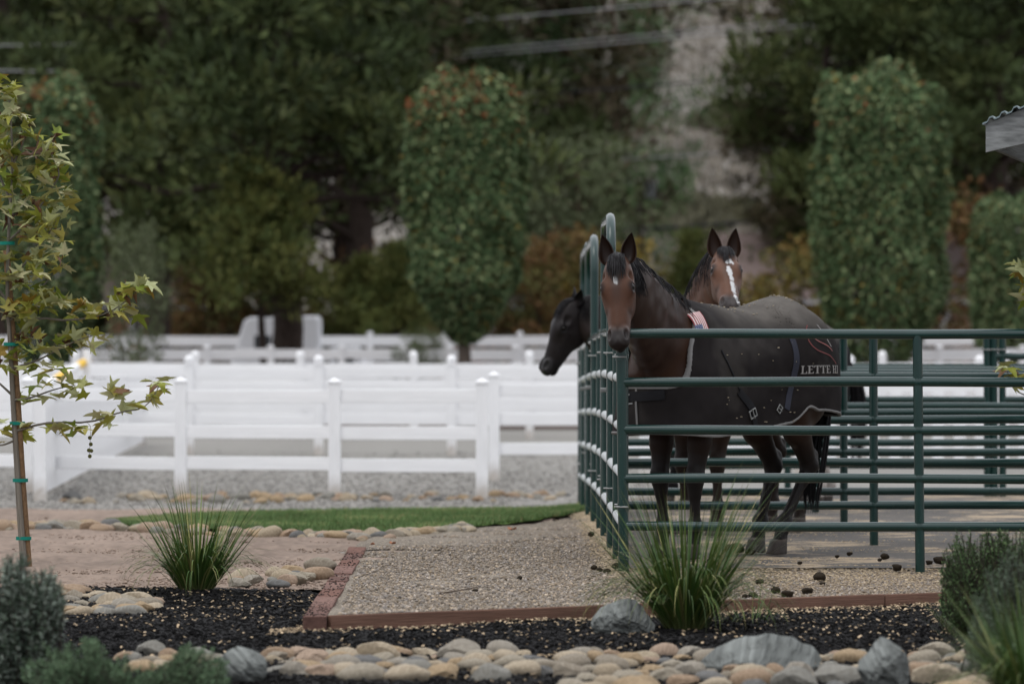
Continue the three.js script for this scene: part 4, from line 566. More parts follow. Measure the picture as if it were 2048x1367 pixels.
// leafy shrubs: stems with short narrow leaves
function shrub(name, label, px, py, d, list, o) { // list of stem tips [px, py] ; fills between
  const p = at(px, py, d), t = thing(name, label, o.cat ?? 'shrub', p), r = rng(o.seed), wood = [], tips = []; 
  for (let i = 0; i < o.stems; i++) { const q = list[Math.floor(r() * list.length)], e = at(q[0] + (r() - 0.5) * q[2], q[1] + (r() - 0.5) * (q[3] ?? q[2]) + 0, d + (r() - 0.5) * o.depth).sub(p), s = V((r() - 0.5) * 0.2 + e.x * 0.55, -0.05, e.z * 0.6); if (e.y < 0.04) e.y = 0.04 + 0.05 * r(); const c = jag(s, e, 4, 0.05, r); wood.push(tube(c, (u) => lerp(0.006, 0.0018, u), 4, false)); tips.push(c); }
  const g = leafCloud(o.n, (i, q) => { const c = tips[Math.floor(r() * tips.length)], u = Math.pow(r(), o.tip ?? 0.6) * (c.length - 1.01), k = Math.floor(u), a = c[k], b = c[k + 1]; q.p.copy(a).lerp(b, u - k); const ax = b.clone().sub(a).normalize(); q.d.copy(ax).multiplyScalar(0.7).add(dir3(r)); q.n.copy(dir3(r)); q.l = o.ll * (0.6 + 0.7 * r()); q.w = q.l * o.lw; const m = 0.55 + 0.8 * r() * (0.6 + 0.6 * u / c.length), cc = o.cols[Math.floor(r() * o.cols.length)]; q.c.setRGB(cc[0] * m, cc[1] * m, cc[2] * m); });
  part('stems', mergeGeometries(wood), barkG, t); part('foliage', g, leafM, t); return t;
}
shrub('rosemary_bush', 'dense dark green rosemary-like bush at the right edge beside the pens', 1990, 1262, 25.2, [[1960, 1090, 120, 60], [1920, 1120, 60, 70], [2010, 1080, 90, 50], [1905, 1170, 50, 80], [2060, 1120, 90, 100], [1950, 1200, 90, 70], [2030, 1200, 80, 90]], { seed: 711, stems: 620, n: 42000, depth: 0.9, ll: 0.022, lw: 0.24, tip: 0.8, cols: [[0.075, 0.125, 0.05], [0.11, 0.165, 0.07], [0.055, 0.095, 0.04]] });
shrub('fine_bush', 'blurred grey-green feathery plant in front of the bush at right', 2025, 1330, 22.6, [[2000, 1170, 60, 90], [1975, 1230, 60, 90], [2040, 1140, 70, 100], [2020, 1260, 80, 70], [1960, 1290, 50, 60]], { seed: 712, stems: 300, n: 20000, depth: 0.5, ll: 0.026, lw: 0.14, cols: [[0.12, 0.16, 0.11], [0.14, 0.18, 0.13], [0.09, 0.13, 0.08]] });
shrub('sage_bush', 'grey-green sage bush with woody stems at the lower left edge', 20, 1380, 21.8, [[20, 1175, 90, 80], [60, 1200, 80, 70], [90, 1165, 40, 60], [10, 1240, 80, 90], [70, 1260, 60, 90], [-40, 1190, 80, 120], [20, 1330, 90, 60], [108, 1190, 30, 50], [30, 1130, 60, 50], [40, 1260, 110, 120], [40, 1320, 120, 80]], { seed: 713, stems: 380, n: 26000, depth: 0.7, ll: 0.034, lw: 0.24, cols: [[0.18, 0.215, 0.175], [0.24, 0.275, 0.23], [0.1, 0.135, 0.1], [0.075, 0.105, 0.07]] });
shrub('juniper', 'low feathery green juniper spreading across the lower left corner', 250, 1400, 20.4, [[130, 1310, 110, 50], [200, 1330, 120, 50], [300, 1345, 130, 50], [400, 1320, 90, 50], [430, 1345, 60, 50], [90, 1340, 100, 50], [160, 1360, 140, 30], [350, 1362, 140, 30], [380, 1300, 60, 20], [180, 1285, 30, 24]], { seed: 714, stems: 420, n: 46000, depth: 0.7, ll: 0.017, lw: 0.24, tip: 0.8, cols: [[0.14, 0.22, 0.12], [0.18, 0.27, 0.15], [0.11, 0.18, 0.1]] });

// ------------------------------------------------------------------ young sycamore with its stake
function leafShape(seed) { // five pointed lobes, folded and curled
  const r = rng(seed), lob = [[-2.05, 0.52], [-1.62, 0.33], [-1.12, 0.86], [-0.62, 0.42], [0, 1.06], [0.62, 0.42], [1.12, 0.86], [1.62, 0.33], [2.05, 0.52]], out = [[0, -0.02]];
  const seq = []; for (let i = 0; i < lob.length; i++) { const [a, l] = lob[i]; const L = l * (0.9 + 0.2 * r()); if (i % 2 === 0) { seq.push([a - 0.2, L * 0.66], [a - 0.13, L * 0.78], [a, L], [a + 0.13, L * 0.78], [a + 0.2, L * 0.66]); } else seq.push([a, L]); }
  const pos = [0, 0, 0], idx = []; const curl = 0.3 + 0.8 * r(), fold = 0.2 + 0.6 * r();
  for (const [a, L] of seq) { const x = Math.sin(a) * L * 0.62, y = Math.cos(a) * L * 0.62 + 0.1; pos.push(x, y - curl * 0.25 * y * y, Math.abs(x) * fold - curl * (x * x + y * y) * 0.55); }
  for (let i = 1; i < seq.length; i++) idx.push(0, i, i + 1); idx.push(0, seq.length, 1);
  const g = new THREE.BufferGeometry(); g.setAttribute('position', new THREE.Float32BufferAttribute(pos, 3)); g.setIndex(idx); g.computeVertexNormals(); return g;
}
const leafGeos = [1, 2, 3, 4, 5, 6].map((i) => leafShape(720 + i)), crumpled = [0, 1].map((i) => { const g = leafShape(740 + i), p = g.attributes.position, r = rng(750 + i); for (let k = 0; k < p.count; k++) { p.setX(k, p.getX(k) * 0.4); p.setZ(k, p.getZ(k) * 1.6 + 0.3 * (r() - 0.5)); } g.computeVertexNormals(); return g; });
const lf = (r, g, b) => new THREE.MeshPhysicalMaterial({ color: C(r, g, b), side: THREE.DoubleSide, roughness: 0.6, specularIntensity: 0.3, transmission: 0.3, thickness: 0 });
const leafMats = [lf(0.25, 0.27, 0.035), lf(0.19, 0.24, 0.035), lf(0.31, 0.31, 0.06), lf(0.38, 0.4, 0.2), lf(0.34, 0.35, 0.14), lf(0.33, 0.29, 0.07), lf(0.42, 0.4, 0.22)], brownMats = [lf(0.11, 0.055, 0.03), lf(0.17, 0.09, 0.045), lf(0.26, 0.17, 0.03)];
function sycamore(label, base, D, mapPx, mirror) {
  const t = thing('sycamore_tree', label, 'tree', base), r = rng(760), q = (px, py, dz = 0) => mapPx(px, py, dz).sub(base);
  const trunkM = std({ color: C(0.19, 0.175, 0.15), map: barkC, bumpMap: barkB, bumpScale: 0.004, roughness: 0.85 });
  part('trunk', tube(curve([q(50, 1165), q(40, 1040), q(33, 930), q(26, 820), q(20, 700), q(14, 580), q(18, 440), q(24, 330), q(20, 230), q(14, 168)], 40), (s) => lerp(0.025, 0.004, Math.pow(s, 0.9)), 10), trunkM, t);
  const br = [
    [[26, 735], [70, 722], [150, 682], [195, 668]], [[30, 862], [90, 846], [180, 843], [240, 824], [290, 812], [318, 772]], [[22, 700], [60, 640], [140, 640], [215, 625], [262, 592], [296, 556]],
    [[16, 560], [55, 520], [95, 470], [112, 440]], [[18, 480], [60, 440], [100, 380], [118, 345], [96, 300], [92, 285]], [[20, 640], [60, 600], [95, 560], [125, 525]], [[14, 600], [-20, 560], [-60, 520]], [[24, 790], [-10, 760], [-50, 740]], [[20, 400], [-10, 330], [-25, 270]], [[26, 800], [60, 795], [110, 778], [150, 770]], [[24, 330], [44, 290], [52, 262]], [[30, 880], [0, 890], [-30, 880]]];
  for (const b of br) part('branch', tube(curve(b.map(([x, y], i) => q(x, y, (i / b.length) * 0.35 * (r() - 0.5))), 14), (s) => lerp(0.009, 0.0022, s), 6), trunkM, t);
  const L = [[10, 185, 40, 30, 9], [20, 250, 40, 40, 11], [5, 330, 40, 50, 12], [30, 380, 40, 40, 8], [92, 300, 34, 34, 11], [92, 345, 40, 40, 11], [115, 395, 30, 35, 8], [70, 425, 40, 40, 8], [20, 450, 40, 50, 10], [110, 465, 36, 36, 9], [70, 500, 45, 45, 11], [15, 540, 40, 50, 9], [118, 530, 30, 30, 6], [60, 565, 50, 35, 10], [95, 610, 50, 30, 10], [40, 640, 50, 35, 10], [150, 625, 45, 25, 9], [195, 625, 40, 25, 8], [255, 595, 32, 30, 8], [288, 572, 25, 25, 6], [250, 628, 30, 14, 4], [70, 690, 60, 30, 10], [140, 695, 45, 25, 8], [20, 720, 40, 40, 9], [190, 690, 36, 25, 6], [85, 745, 50, 20, 5], [110, 785, 45, 25, 7], [155, 785, 30, 20, 5], [60, 790, 40, 30, 5], [25, 870, 40, 30, 9], [130, 868, 40, 20, 6], [160, 855, 24, 14, 3], [215, 850, 26, 26, 5], [235, 790, 24, 22, 4], [318, 778, 18, 22, 5], [300, 800, 18, 14, 3], [250, 822, 20, 12, 2], [-30, 540, 40, 60, 8], [-40, 730, 40, 60, 8], [-20, 300, 40, 60, 8]];
  for (const [px, py, wx, wy, n] of L) for (let i = 0; i < Math.round(n * (px < 130 && py < 760 ? 2.0 : 1.45)); i++) {
    const brown = r() < 0.11, m = part('leaf', (brown && r() < 0.6 ? crumpled : leafGeos)[Math.floor(r() * (brown ? 2 : 6))], brown ? brownMats[Math.floor(r() * 3)] : leafMats[Math.floor(r() * 7)], t);
    m.position.copy(q(px + (r() - 0.5) * 2 * wx * 0.72, py + (r() - 0.5) * 2 * wy * 0.72 - 6, (r() - 0.5) * 0.34)); m.scale.setScalar(0.105 + 0.08 * r()); m.rotation.set(-1.0 + (r() - 0.5) * 2.2, r() * 6.28, (r() - 0.5) * 2.4, 'YXZ');
  }
  if (!mirror) { const ball = new THREE.IcosahedronGeometry(0.013, 2), bm = std({ color: C(0.09, 0.09, 0.03) }); part('stalk', tube(curve([q(172, 843, 0.02), q(180, 852, 0.02), q(180, 875, 0.02), q(178, 912, 0.02)], 10), 0.0015, 4), trunkM, t); for (const [x, y] of [[179, 875], [181, 888], [177, 900], [182, 901], [179, 912]]) { const b = part('seed_ball', ball, bm, t); b.position.copy(q(x, y, 0.02)); } }
  return t;
}
{
  const D = 31, base = at(50, 1150, D), mp = (px, py, dz) => at(px, py, D + dz);
  sycamore('young sycamore with olive, pale and brown leaves tied to a stake at left', base, D, mp, false);
  const s = thing('tree_stake', 'round brown wooden stake beside the young sycamore trunk, with green ties', 'stake', at(60, 1150, D)), o = at(60, 1150, D); const sp = [[58, 1150], [44, 960], [37, 845], [27, 700], [18, 580], [12, 500]].map(([x, y]) => at(x, y, D + 0.02).sub(o));
  part('pole', tube(curve(sp, 16), 0.022, 12), std({ map: woodC, bumpMap: woodB, bumpScale: 0.002, color: C(0.26, 0.165, 0.095) }), s);
  const tm = std({ color: C(0.008, 0.17, 0.13), roughness: 0.5 });
  for (const [x, y] of [[42.5, 1076], [36, 960], [30, 846], [18, 688], [10, 486]]) { const g = new THREE.CylinderGeometry(0.042, 0.042, 0.022, 18, 1, true); g.scale(1.2, 1, 0.8); const m = part('tie', mergeGeometries([g, g.clone().scale(0.97, 1, 0.97)]), tm, s); m.position.copy(at(x + 4, y, D + 0.01).sub(o)); }
  const b2 = onGround(2215, 30.5); sycamore('sycamore whose leaf tips reach in at the right edge above the pens', b2, 30.5, (px, py, dz) => at(2215 - (px - 40) * 0.72, py - 30, 30.5 + dz), true);
}

// ------------------------------------------------------------------ horses
// mesh of a distance field by surface nets, empty blocks skipped
function meshSDF(f, lo, hi, h) {
  const nx = Math.ceil((hi[0] - lo[0]) / h) + 1, ny = Math.ceil((hi[1] - lo[1]) / h) + 1, nz = Math.ceil((hi[2] - lo[2]) / h) + 1, F = new Float32Array(nx * ny * nz), B = 6, ix = (x, y, z) => (z * ny + y) * nx + x;
  for (let bz = 0; bz < nz; bz += B) for (let by = 0; by < ny; by += B) for (let bx = 0; bx < nx; bx += B) {
    const ex = Math.min(bx + B, nx), ey = Math.min(by + B, ny), ez = Math.min(bz + B, nz), d = f(lo[0] + h * (bx + B / 2), lo[1] + h * (by + B / 2), lo[2] + h * (bz + B / 2)), skip = Math.abs(d) > h * B * 1.5;
    for (let z = bz; z < ez; z++) for (let y = by; y < ey; y++) for (let x = bx; x < ex; x++) F[ix(x, y, z)] = skip ? d : f(lo[0] + h * x, lo[1] + h * y, lo[2] + h * z);
  }
  const id = new Int32Array(nx * ny * nz).fill(-1), pos = [], idx = [], co = [];
  for (let k = 0; k < 8; k++) co.push([k & 1, (k >> 1) & 1, k >> 2]); const ed = []; for (let a = 0; a < 8; a++) for (const b of [1, 2, 4]) if (!(a & b)) ed.push([a, a | b]);
  for (let z = 0; z < nz - 1; z++) for (let y = 0; y < ny - 1; y++) for (let x = 0; x < nx - 1; x++) {
    const v = co.map(([i, j, k]) => 0), o = ix(x, y, z); let m = 0; for (let k = 0; k < 8; k++) { v[k] = F[o + co[k][0] + co[k][1] * nx + co[k][2] * nx * ny]; if (v[k] < 0) m |= 1 << k; } if (!m || m === 255) continue;
    let sx = 0, sy = 0, sz = 0, n = 0; for (const [a, b] of ed) if ((v[a] < 0) !== (v[b] < 0)) { const t = v[a] / (v[a] - v[b]), A = co[a], Q = co[b]; sx += A[0] + (Q[0] - A[0]) * t; sy += A[1] + (Q[1] - A[1]) * t; sz += A[2] + (Q[2] - A[2]) * t; n++; }
    id[o] = pos.length / 3; pos.push(lo[0] + h * (x + sx / n), lo[1] + h * (y + sy / n), lo[2] + h * (z + sz / n));
  }
  const st = [1, nx, nx * ny];
  for (let z = 1; z < nz - 1; z++) for (let y = 1; y < ny - 1; y++) for (let x = 1; x < nx - 1; x++) { const o = ix(x, y, z), s = F[o] < 0; for (let a = 0; a < 3; a++) { if (s === (F[o + st[a]] < 0)) continue; const u = st[(a + 1) % 3], w = st[(a + 2) % 3], q = [id[o - u - w], id[o - w], id[o], id[o - u]]; if (q.some((e) => e < 0)) continue; s ? idx.push(q[0], q[1], q[2], q[0], q[2], q[3]) : idx.push(q[0], q[2], q[1], q[0], q[3], q[2]); } }
  const g = new THREE.BufferGeometry(); g.setAttribute('position', new THREE.Float32BufferAttribute(pos, 3)); g.setIndex(idx); g.computeVertexNormals(); return g;
}
const smin = (a, b, k) => { const h = Math.max(k - Math.abs(a - b), 0) / k; return Math.min(a, b) - h * h * k * 0.25; };
const ell = (x, y, z, c, r) => { const a = (x - c[0]) / r[0], b = (y - c[1]) / r[1], d = (z - c[2]) / r[2], k0 = Math.sqrt(a * a + b * b + d * d), k1 = Math.hypot(a / r[0], b / r[1], d / r[2]); return k1 < 1e-9 ? -Math.min(...r) : k0 * (k0 - 1) / k1; };
const rc = (x, y, z, a, b, ra, rb) => { const bx = b[0] - a[0], by = b[1] - a[1], bz = b[2] - a[2], px = x - a[0], py = y - a[1], pz = z - a[2], t = clamp((px * bx + py * by + pz * bz) / (bx * bx + by * by + bz * bz)); return Math.hypot(px - bx * t, py - by * t, pz - bz * t) - (ra + (rb - ra) * t); };
const A3 = (v) => [v.x, v.y, v.z];
const torsoPrims = [[[0.14, 1.15, 0], [0.58, 0.355, 0.285]], [[-0.3, 1.215, 0], [0.46, 0.285, 0.265]], [[-0.52, 1.27, 0], [0.37, 0.31, 0.285]], [[-0.6, 1.12, 0.135], [0.24, 0.33, 0.15]], [[-0.6, 1.12, -0.135], [0.24, 0.33, 0.15]], [[0.5, 1.17, 0.155], [0.22, 0.34, 0.115]], [[0.5, 1.17, -0.155], [0.22, 0.34, 0.115]], [[0.56, 1.12, 0], [0.22, 0.25, 0.22]], [[0.55, 1.08, 0.165], [0.16, 0.17, 0.135]], [[0.55, 1.08, -0.165], [0.16, 0.17, 0.135]], [[-0.55, 1.13, 0.145], [0.2, 0.22, 0.17]], [[-0.55, 1.13, -0.145], [0.2, 0.22, 0.17]]];
function torso(x, y, z) { let d = 9; for (const [c, r] of torsoPrims) d = smin(d, ell(x, y, z, c, r), 0.09); d = smin(d, rc(x, y, z, [0.5, 1.48, 0], [0.2, 1.445, 0], 0.1, 0.08), 0.16); d = smin(d, rc(x, y, z, [0.1, 1.42, 0], [-0.5, 1.505, 0], 0.06, 0.075), 0.12); return d; }
const BAY = { body: [0.04, 0.02, 0.013], face: [0.066, 0.03, 0.018], dark: [0.012, 0.01, 0.0095], neck: [0.034, 0.02, 0.0155], muzzle: [0.01, 0.0085, 0.0085] }, BAY2 = { body: [0.075, 0.038, 0.024], face: [0.105, 0.051, 0.032], dark: [0.014, 0.012, 0.011], neck: [0.09, 0.045, 0.03], muzzle: [0.02, 0.017, 0.017] }, BLACK = { body: [0.016, 0.0125, 0.012], face: [0.015, 0.012, 0.012], dark: [0.008, 0.007, 0.0075], neck: [0.02, 0.0145, 0.013], muzzle: [0.012, 0.0105, 0.011] };
const coat = new THREE.MeshPhysicalMaterial({ vertexColors: true, roughness: 0.4, specularIntensity: 0.24 });
const hairM = new THREE.MeshPhysicalMaterial({ color: C(0.008, 0.007, 0.0078), roughness: 0.45, specularIntensity: 0.3 });
const eyeM = new THREE.MeshPhysicalMaterial({ color: C(0.006, 0.004, 0.003), roughness: 0.22, specularIntensity: 0.5 });

function headSDF(u, v, w) {
  const a = Math.abs(w);
  let d = ell(u, v, w, [0.085, -0.005, 0], [0.125, 0.1, 0.083]);
  d = smin(d, ell(u, v, w, [0.185, 0.03, 0], [0.13, 0.064, 0.09]), 0.05);
  d = smin(d, ell(u, v, a, [0.205, 0.043, 0.076], [0.052, 0.034, 0.03]), 0.035);
  d = smin(d, ell(u, v, a, [0.205, -0.08, 0.05], [0.14, 0.112, 0.042]), 0.05);
  d = smin(d, rc(u, v, w, [0.24, 0.025, 0], [0.5, 0.006, 0], 0.062, 0.043), 0.05);
  d = smin(d, rc(u, v, a, [0.24, -0.035, 0.028], [0.48, -0.03, 0.018], 0.056, 0.044), 0.04);
  d = smin(d, rc(u, v, a, [0.27, -0.12, 0.035], [0.48, -0.072, 0.016], 0.026, 0.03), 0.04);
  d = smin(d, rc(u, v, a, [0.245, -0.005, 0.082], [0.34, -0.012, 0.06], 0.01, 0.008), 0.03);
  d = smin(d, ell(u, v, a, [0.532, 0.008, 0.04], [0.056, 0.05, 0.027]), 0.028);
  d = smin(d, ell(u, v, w, [0.562, -0.014, 0], [0.048, 0.052, 0.05]), 0.03);
  d = smin(d, ell(u, v, w, [0.54, -0.07, 0], [0.05, 0.03, 0.036]), 0.025);
  const s = (q, k) => { const h = Math.max(k - Math.abs(-q - d), 0) / k; d = Math.max(-q, d) + h * h * k * 0.25; };
  s(ell(u, v, a, [0.532, 0.044, 0.052], [0.034, 0.026, 0.014]), 0.012);
  s(ell(u, v, a, [0.216, 0.045, 0.102], [0.025, 0.02, 0.02]), 0.014);
  s(ell(u, v, a, [0.15, 0.045, 0.085], [0.03, 0.018, 0.016]), 0.03);
  s(ell(u, v, w, [0.567, -0.05, 0], [0.062, 0.0045, 0.08]), 0.008);
  return d;
}
function earGeo(side, fwd, len, col) { // cupped leaf, open to the front; (u, v, w) of the head
  const pos = [], idx = [], cols = [], n = 12, m = 8, put = (inner) => { const b = pos.length / 3; for (let i = 0; i <= n; i++) for (let j = 0; j <= m; j++) { const s = i / n, t = (j / m * 2 - 1), W = 0.049 * Math.pow(Math.sin(Math.PI * Math.pow(clamp(s * 0.93 + 0.07), 0.72)), 0.8) + (i === n ? 0 : 0.002), th = t * (1.75 - 0.75 * s), k = inner ? 0.87 : 1; const x = W * Math.sin(th) * k, z = -W * Math.cos(th) * 1.0 * k + 0.012, y = s * len * (inner ? 0.985 : 1); pos.push(x, y, z); const q = inner ? 0.16 : 0.6 - 0.5 * s; cols.push(col[0] * q, col[1] * q, col[2] * q); } for (let i = 0; i < n; i++) for (let j = 0; j < m; j++) { const a = b + i * (m + 1) + j; inner ? idx.push(a, a + m + 1, a + 1, a + 1, a + m + 1, a + m + 2) : idx.push(a, a + 1, a + m + 1, a + 1, a + m + 2, a + m + 1); } };
  put(false); put(true); const w = m + 1, o = (n + 1) * w; for (let i = 0; i < n; i++) for (const j of [0, m]) { const a = i * w + j; idx.push(a, a + w, o + a, o + a, a + w, o + a + w); }
  const g = new THREE.BufferGeometry(); g.setAttribute('position', new THREE.Float32BufferAttribute(pos, 3)); g.setAttribute('color', new THREE.Float32BufferAttribute(cols, 3)); g.setIndex(idx); g.computeVertexNormals();
  return g;
}
function horse(o) {
  const t = thing('horse', o.label, 'horse', o.pos, Math.PI + o.yaw); t.scale.setScalar(o.S); t.updateMatrixWorld(true);
  const loc = (v) => Array.isArray(v) ? V(...v) : t.worldToLocal(v.clone()), K = o.colors, r = rng(o.seed);
  // head frame
  const poll = loc(o.poll), muz = loc(o.muzzle), u = muz.clone().sub(poll).normalize(), fr = o.face.clone().applyQuaternion(t.quaternion.clone().invert()), v = fr.sub(u.clone().multiplyScalar(fr.dot(u))).normalize(), w = u.clone().cross(v), hs = o.hs ?? 1;
  const toH = (x, y, z) => { const a = x - poll.x, b = y - poll.y, c = z - poll.z; return [(a * u.x + b * u.y + c * u.z) / hs, (a * v.x + b * v.y + c * v.z) / hs, (a * w.x + b * w.y + c * w.z) / hs]; };
  const fromH = (a, b, c) => poll.clone().addScaledVector(u, a * hs).addScaledVector(v, b * hs).addScaledVector(w, c * hs);
  // neck: crest, middle and throat chains
  const crest = o.crest.map(loc), throat = o.throat.map(loc); crest.push(fromH(0.005, -0.05, 0)); throat.push(fromH(0.13, -0.11, 0));
  const N = 8, cc = new THREE.CatmullRomCurve3(crest).getPoints(N), tt = new THREE.CatmullRomCurve3(throat).getPoints(N), neckP = [];
  for (let i = 0; i < N; i++) { const s0 = i / N, s1 = (i + 1) / N, W = (s) => lerp(0.15, 0.072, Math.pow(s, 0.8)), at3 = (j, k) => A3(cc[j].clone().lerp(tt[j], k)); for (const [k, q] of [[0.06, 0.62], [0.34, 0.98], [0.66, 1.05], [0.94, 0.72]]) neckP.push([at3(i, k), at3(i + 1, k), W(s0) * q, W(s1) * q]); }
  const neck = (x, y, z) => { let d = 9; for (const p of neckP) d = smin(d, rc(x, y, z, ...p), 0.05); return d; };
  // legs
  const legP = [];
  for (const L of o.legs) {
    const z = L.side, f = L.foot, q = L.hind, J = L.j ?? {}; const P = q ? [[-0.55, 1.15, z * 0.9], J.stifle ?? [-0.4, 0.94, z * 1.06], J.hock ?? [-0.7, 0.56, z * 0.9], J.fet ?? [f[0] - 0.02, 0.2, f[1]]] : [[0.56, 1.08, z], [0.43, 0.9, z], J.knee ?? [lerp(0.46, f[0], 0.6), 0.5, lerp(z, f[1], 0.6)], J.fet ?? [f[0] - 0.03, 0.2, f[1]]];
    const [a, b, c, d] = P, add = (m, n, ra, rb) => legP.push([m, n, ra, rb]), mix = (m, n, s, off = [0, 0, 0]) => [lerp(m[0], n[0], s) + off[0], lerp(m[1], n[1], s) + off[1], lerp(m[2], n[2], s) + off[2]];
    if (q) { add(a, b, 0.15, 0.12); add(b, mix(b, c, 0.45, [0.02, 0, 0]), 0.115, 0.085); add(mix(b, c, 0.4), c, 0.085, 0.05); add([c[0] - 0.035, c[1] + 0.07, c[2]], c, 0.03, 0.045); add(mix(b, c, 0.65, [-0.06, 0, 0]), [c[0] - 0.04, c[1] + 0.06, c[2]], 0.018, 0.024); add(c, mix(c, d, 0.25), 0.05, 0.036); add(mix(c, d, 0.25), d, 0.035, 0.034); }
    else { add(a, b, 0.13, 0.1); add(b, mix(b, c, 0.45), 0.095, 0.07); add(mix(b, c, 0.45), c, 0.07, 0.048); add(mix(c, d, -0.08, [0.008, 0, 0]), mix(c, d, 0.1), 0.052, 0.044); add(c, mix(c, d, 0.3), 0.046, 0.034); add(mix(c, d, 0.3), d, 0.034, 0.033); }
    add(d, [d[0] - 0.012, d[1] - 0.012, d[2]], 0.044, 0.044); const pa = [lerp(d[0], f[0], 0.62), 0.105, lerp(d[2], f[1], 0.6)]; add(d, pa, 0.04, 0.042); L.hoof = [pa, f];
  }
  const hoof = (x, y, z) => { let d = 9; for (const L of o.legs) { const [p, f] = L.hoof, s = clamp(y / 0.1), cx = lerp(f[0] + 0.02, p[0] + 0.015, s), cz = lerp(f[1], p[2], s), rr = lerp(0.066, 0.05, s), q = Math.hypot((x - cx) / 1.12, z - cz) - rr; d = Math.min(d, Math.max(q * 0.9, -y, y - 0.1 + (x - cx) * 0.25)); } return d; };
  const legs = (x, y, z) => { let d = 9; for (const p of legP) d = smin(d, rc(x, y, z, ...p), 0.035); return d; };
  const body = (x, y, z) => { let d = torso(x, y, z); d = smin(d, neck(x, y, z), 0.11); if (y < 1.35) d = smin(d, legs(x, y, z), 0.06); if (y < 0.16) d = smin(d, hoof(x, y, z), 0.012); return d; };
  let lo = [9, 0, 9], hi = [-9, 0, -9]; for (const p of [...cc, ...tt]) { lo[0] = Math.min(lo[0], p.x - 0.25); hi[0] = Math.max(hi[0], p.x + 0.25); lo[2] = Math.min(lo[2], p.z - 0.25); hi[2] = Math.max(hi[2], p.z + 0.25); hi[1] = Math.max(hi[1], p.y + 0.25); }
  lo = [Math.min(lo[0], -1.1), -0.03, Math.min(lo[2], -0.42)]; hi = [Math.max(hi[0], 0.95), Math.max(hi[1], 1.7), Math.max(hi[2], 0.42)];
  const nz = (x, y, z) => 0.82 + 0.36 * fbm(x * 9, y * 9, z * 9, 3);
  const gB = paint(meshSDF(body, lo, hi, 0.0115), (x, y, z, c) => {
    const nd = neck(x, y, z), n = nz(x, y, z), q = sm(0.03, -0.01, Math.min(nd, 0.2)) * sm(1.0, 1.25, y), leg = sm(0.92, 0.55, y); let m = [0, 1, 2].map((i) => lerp(K.body[i], K.neck[i], q) * n); m = m.map((e, i) => lerp(e, K.dark[i], leg * (o.legDark ?? 1)));
    for (const L of o.legs) if (L.sock && y < L.sock && Math.hypot(x - L.foot[0], z - L.foot[1]) < 0.2) m = [0.42, 0.38, 0.35]; if (y < 0.095) { const k = sm(0.095, 0.07, y); m = [lerp(0.085, 0.05, k), lerp(0.07, 0.042, k), lerp(0.058, 0.037, k)]; } c.setRGB(...m); });
  const gH = meshSDF(headSDF, [-0.08, -0.24, -0.17], [0.64, 0.14, 0.17], 0.0045);
  paint(gH, (a, b, c2, c) => { const n = 0.85 + 0.3 * fbm(a * 22 + 5, b * 22, c2 * 22, 3), mz = sm(0.44, 0.53, a + 0.35 * Math.max(0, -b - 0.03) - (o.muzzleUp ?? 0)), eyeD = sm(0.055, 0.024, Math.hypot(a - 0.216, b - 0.046, Math.abs(c2) - 0.088)), lower = sm(-0.02, -0.14, b) * 0.45, ridge = sm(0.035, 0.0, Math.abs(c2)) * sm(0.02, 0.05, b) * 0.2, dn = sm(0.16, 0.0, a) * 0.55; let m = K.face.map((e, i) => lerp(lerp(e * n, K.body[i] * 0.7, clamp(lower + dn)), e * 0.75, ridge)); const mid = sm(0.05, 0.01, Math.abs(c2)) * sm(0.0, 0.03, b) * sm(0.42, 0.2, a) * 0.5, hol = sm(0.05, 0.015, Math.hypot(a - 0.36, b + 0.005, Math.abs(c2) - 0.06)) * 0.45; m = m.map((e, i) => lerp(e, K.dark[i] * 2.2, Math.max(mid, hol))); const rim = sm(0.03, 0.015, Math.abs(Math.hypot((a - 0.532) * 0.8, b - 0.044, Math.abs(c2) - 0.052) - 0.034)) * mz * 0.35; m = m.map((e, i) => lerp(e, K.muzzle[i], Math.max(mz * 0.92, eyeD * 0.95)) + rim * 0.05); const wh = o.white ? o.white(a, b, c2) : 0; c.setRGB(...m.map((e) => lerp(e, 0.5, wh))); });
  const mH = new THREE.Matrix4().makeBasis(u, v, w).scale(V(hs, hs, hs)).setPosition(poll);
  if (mH.determinant() < 0) { const ix = gH.index.array; for (let i = 0; i < ix.length; i += 3) { const q = ix[i]; ix[i] = ix[i + 1]; ix[i + 1] = q; } }
  gH.applyMatrix4(mH); gH.computeVertexNormals(); const all = [gB, gH];
  for (const s of [-1, 1]) { const g = earGeo(s, 1, o.earLen ?? 0.165, K.face), e = (s < 0 ? o.earL : o.earR) ?? {}, y = u.clone().multiplyScalar(-1).addScaledVector(w, s * (e.out ?? 0.12)).addScaledVector(v, e.tip ?? 0.12).normalize(), z0 = v.clone().addScaledVector(w, s * (e.open ?? 0.35)), z = z0.sub(y.clone().multiplyScalar(z0.dot(y))).normalize(), x = y.clone().cross(z); g.applyMatrix4(new THREE.Matrix4().makeBasis(x, y, z).scale(V(hs, hs, hs)).setPosition(fromH(0.025, 0.01, s * 0.055))); g.computeVertexNormals(); all.push(g); }
  all.forEach((g) => { g.deleteAttribute('uv'); }); part('body', mergeGeometries(all), coat, t);
  for (const s of [-1, 1]) { const g = new THREE.SphereGeometry(0.0215, 16, 12); const e = part('eye', g, eyeM, t); e.position.copy(fromH(0.216, 0.046, s * 0.083)); e.scale.setScalar(hs); }
  // hair
  const strand = (pts, a, n = 7) => tube(curve(pts, n), (s) => a * (1 - 0.85 * s) * (0.6 + 0.4 * Math.min(1, s * 5)), 4, false);
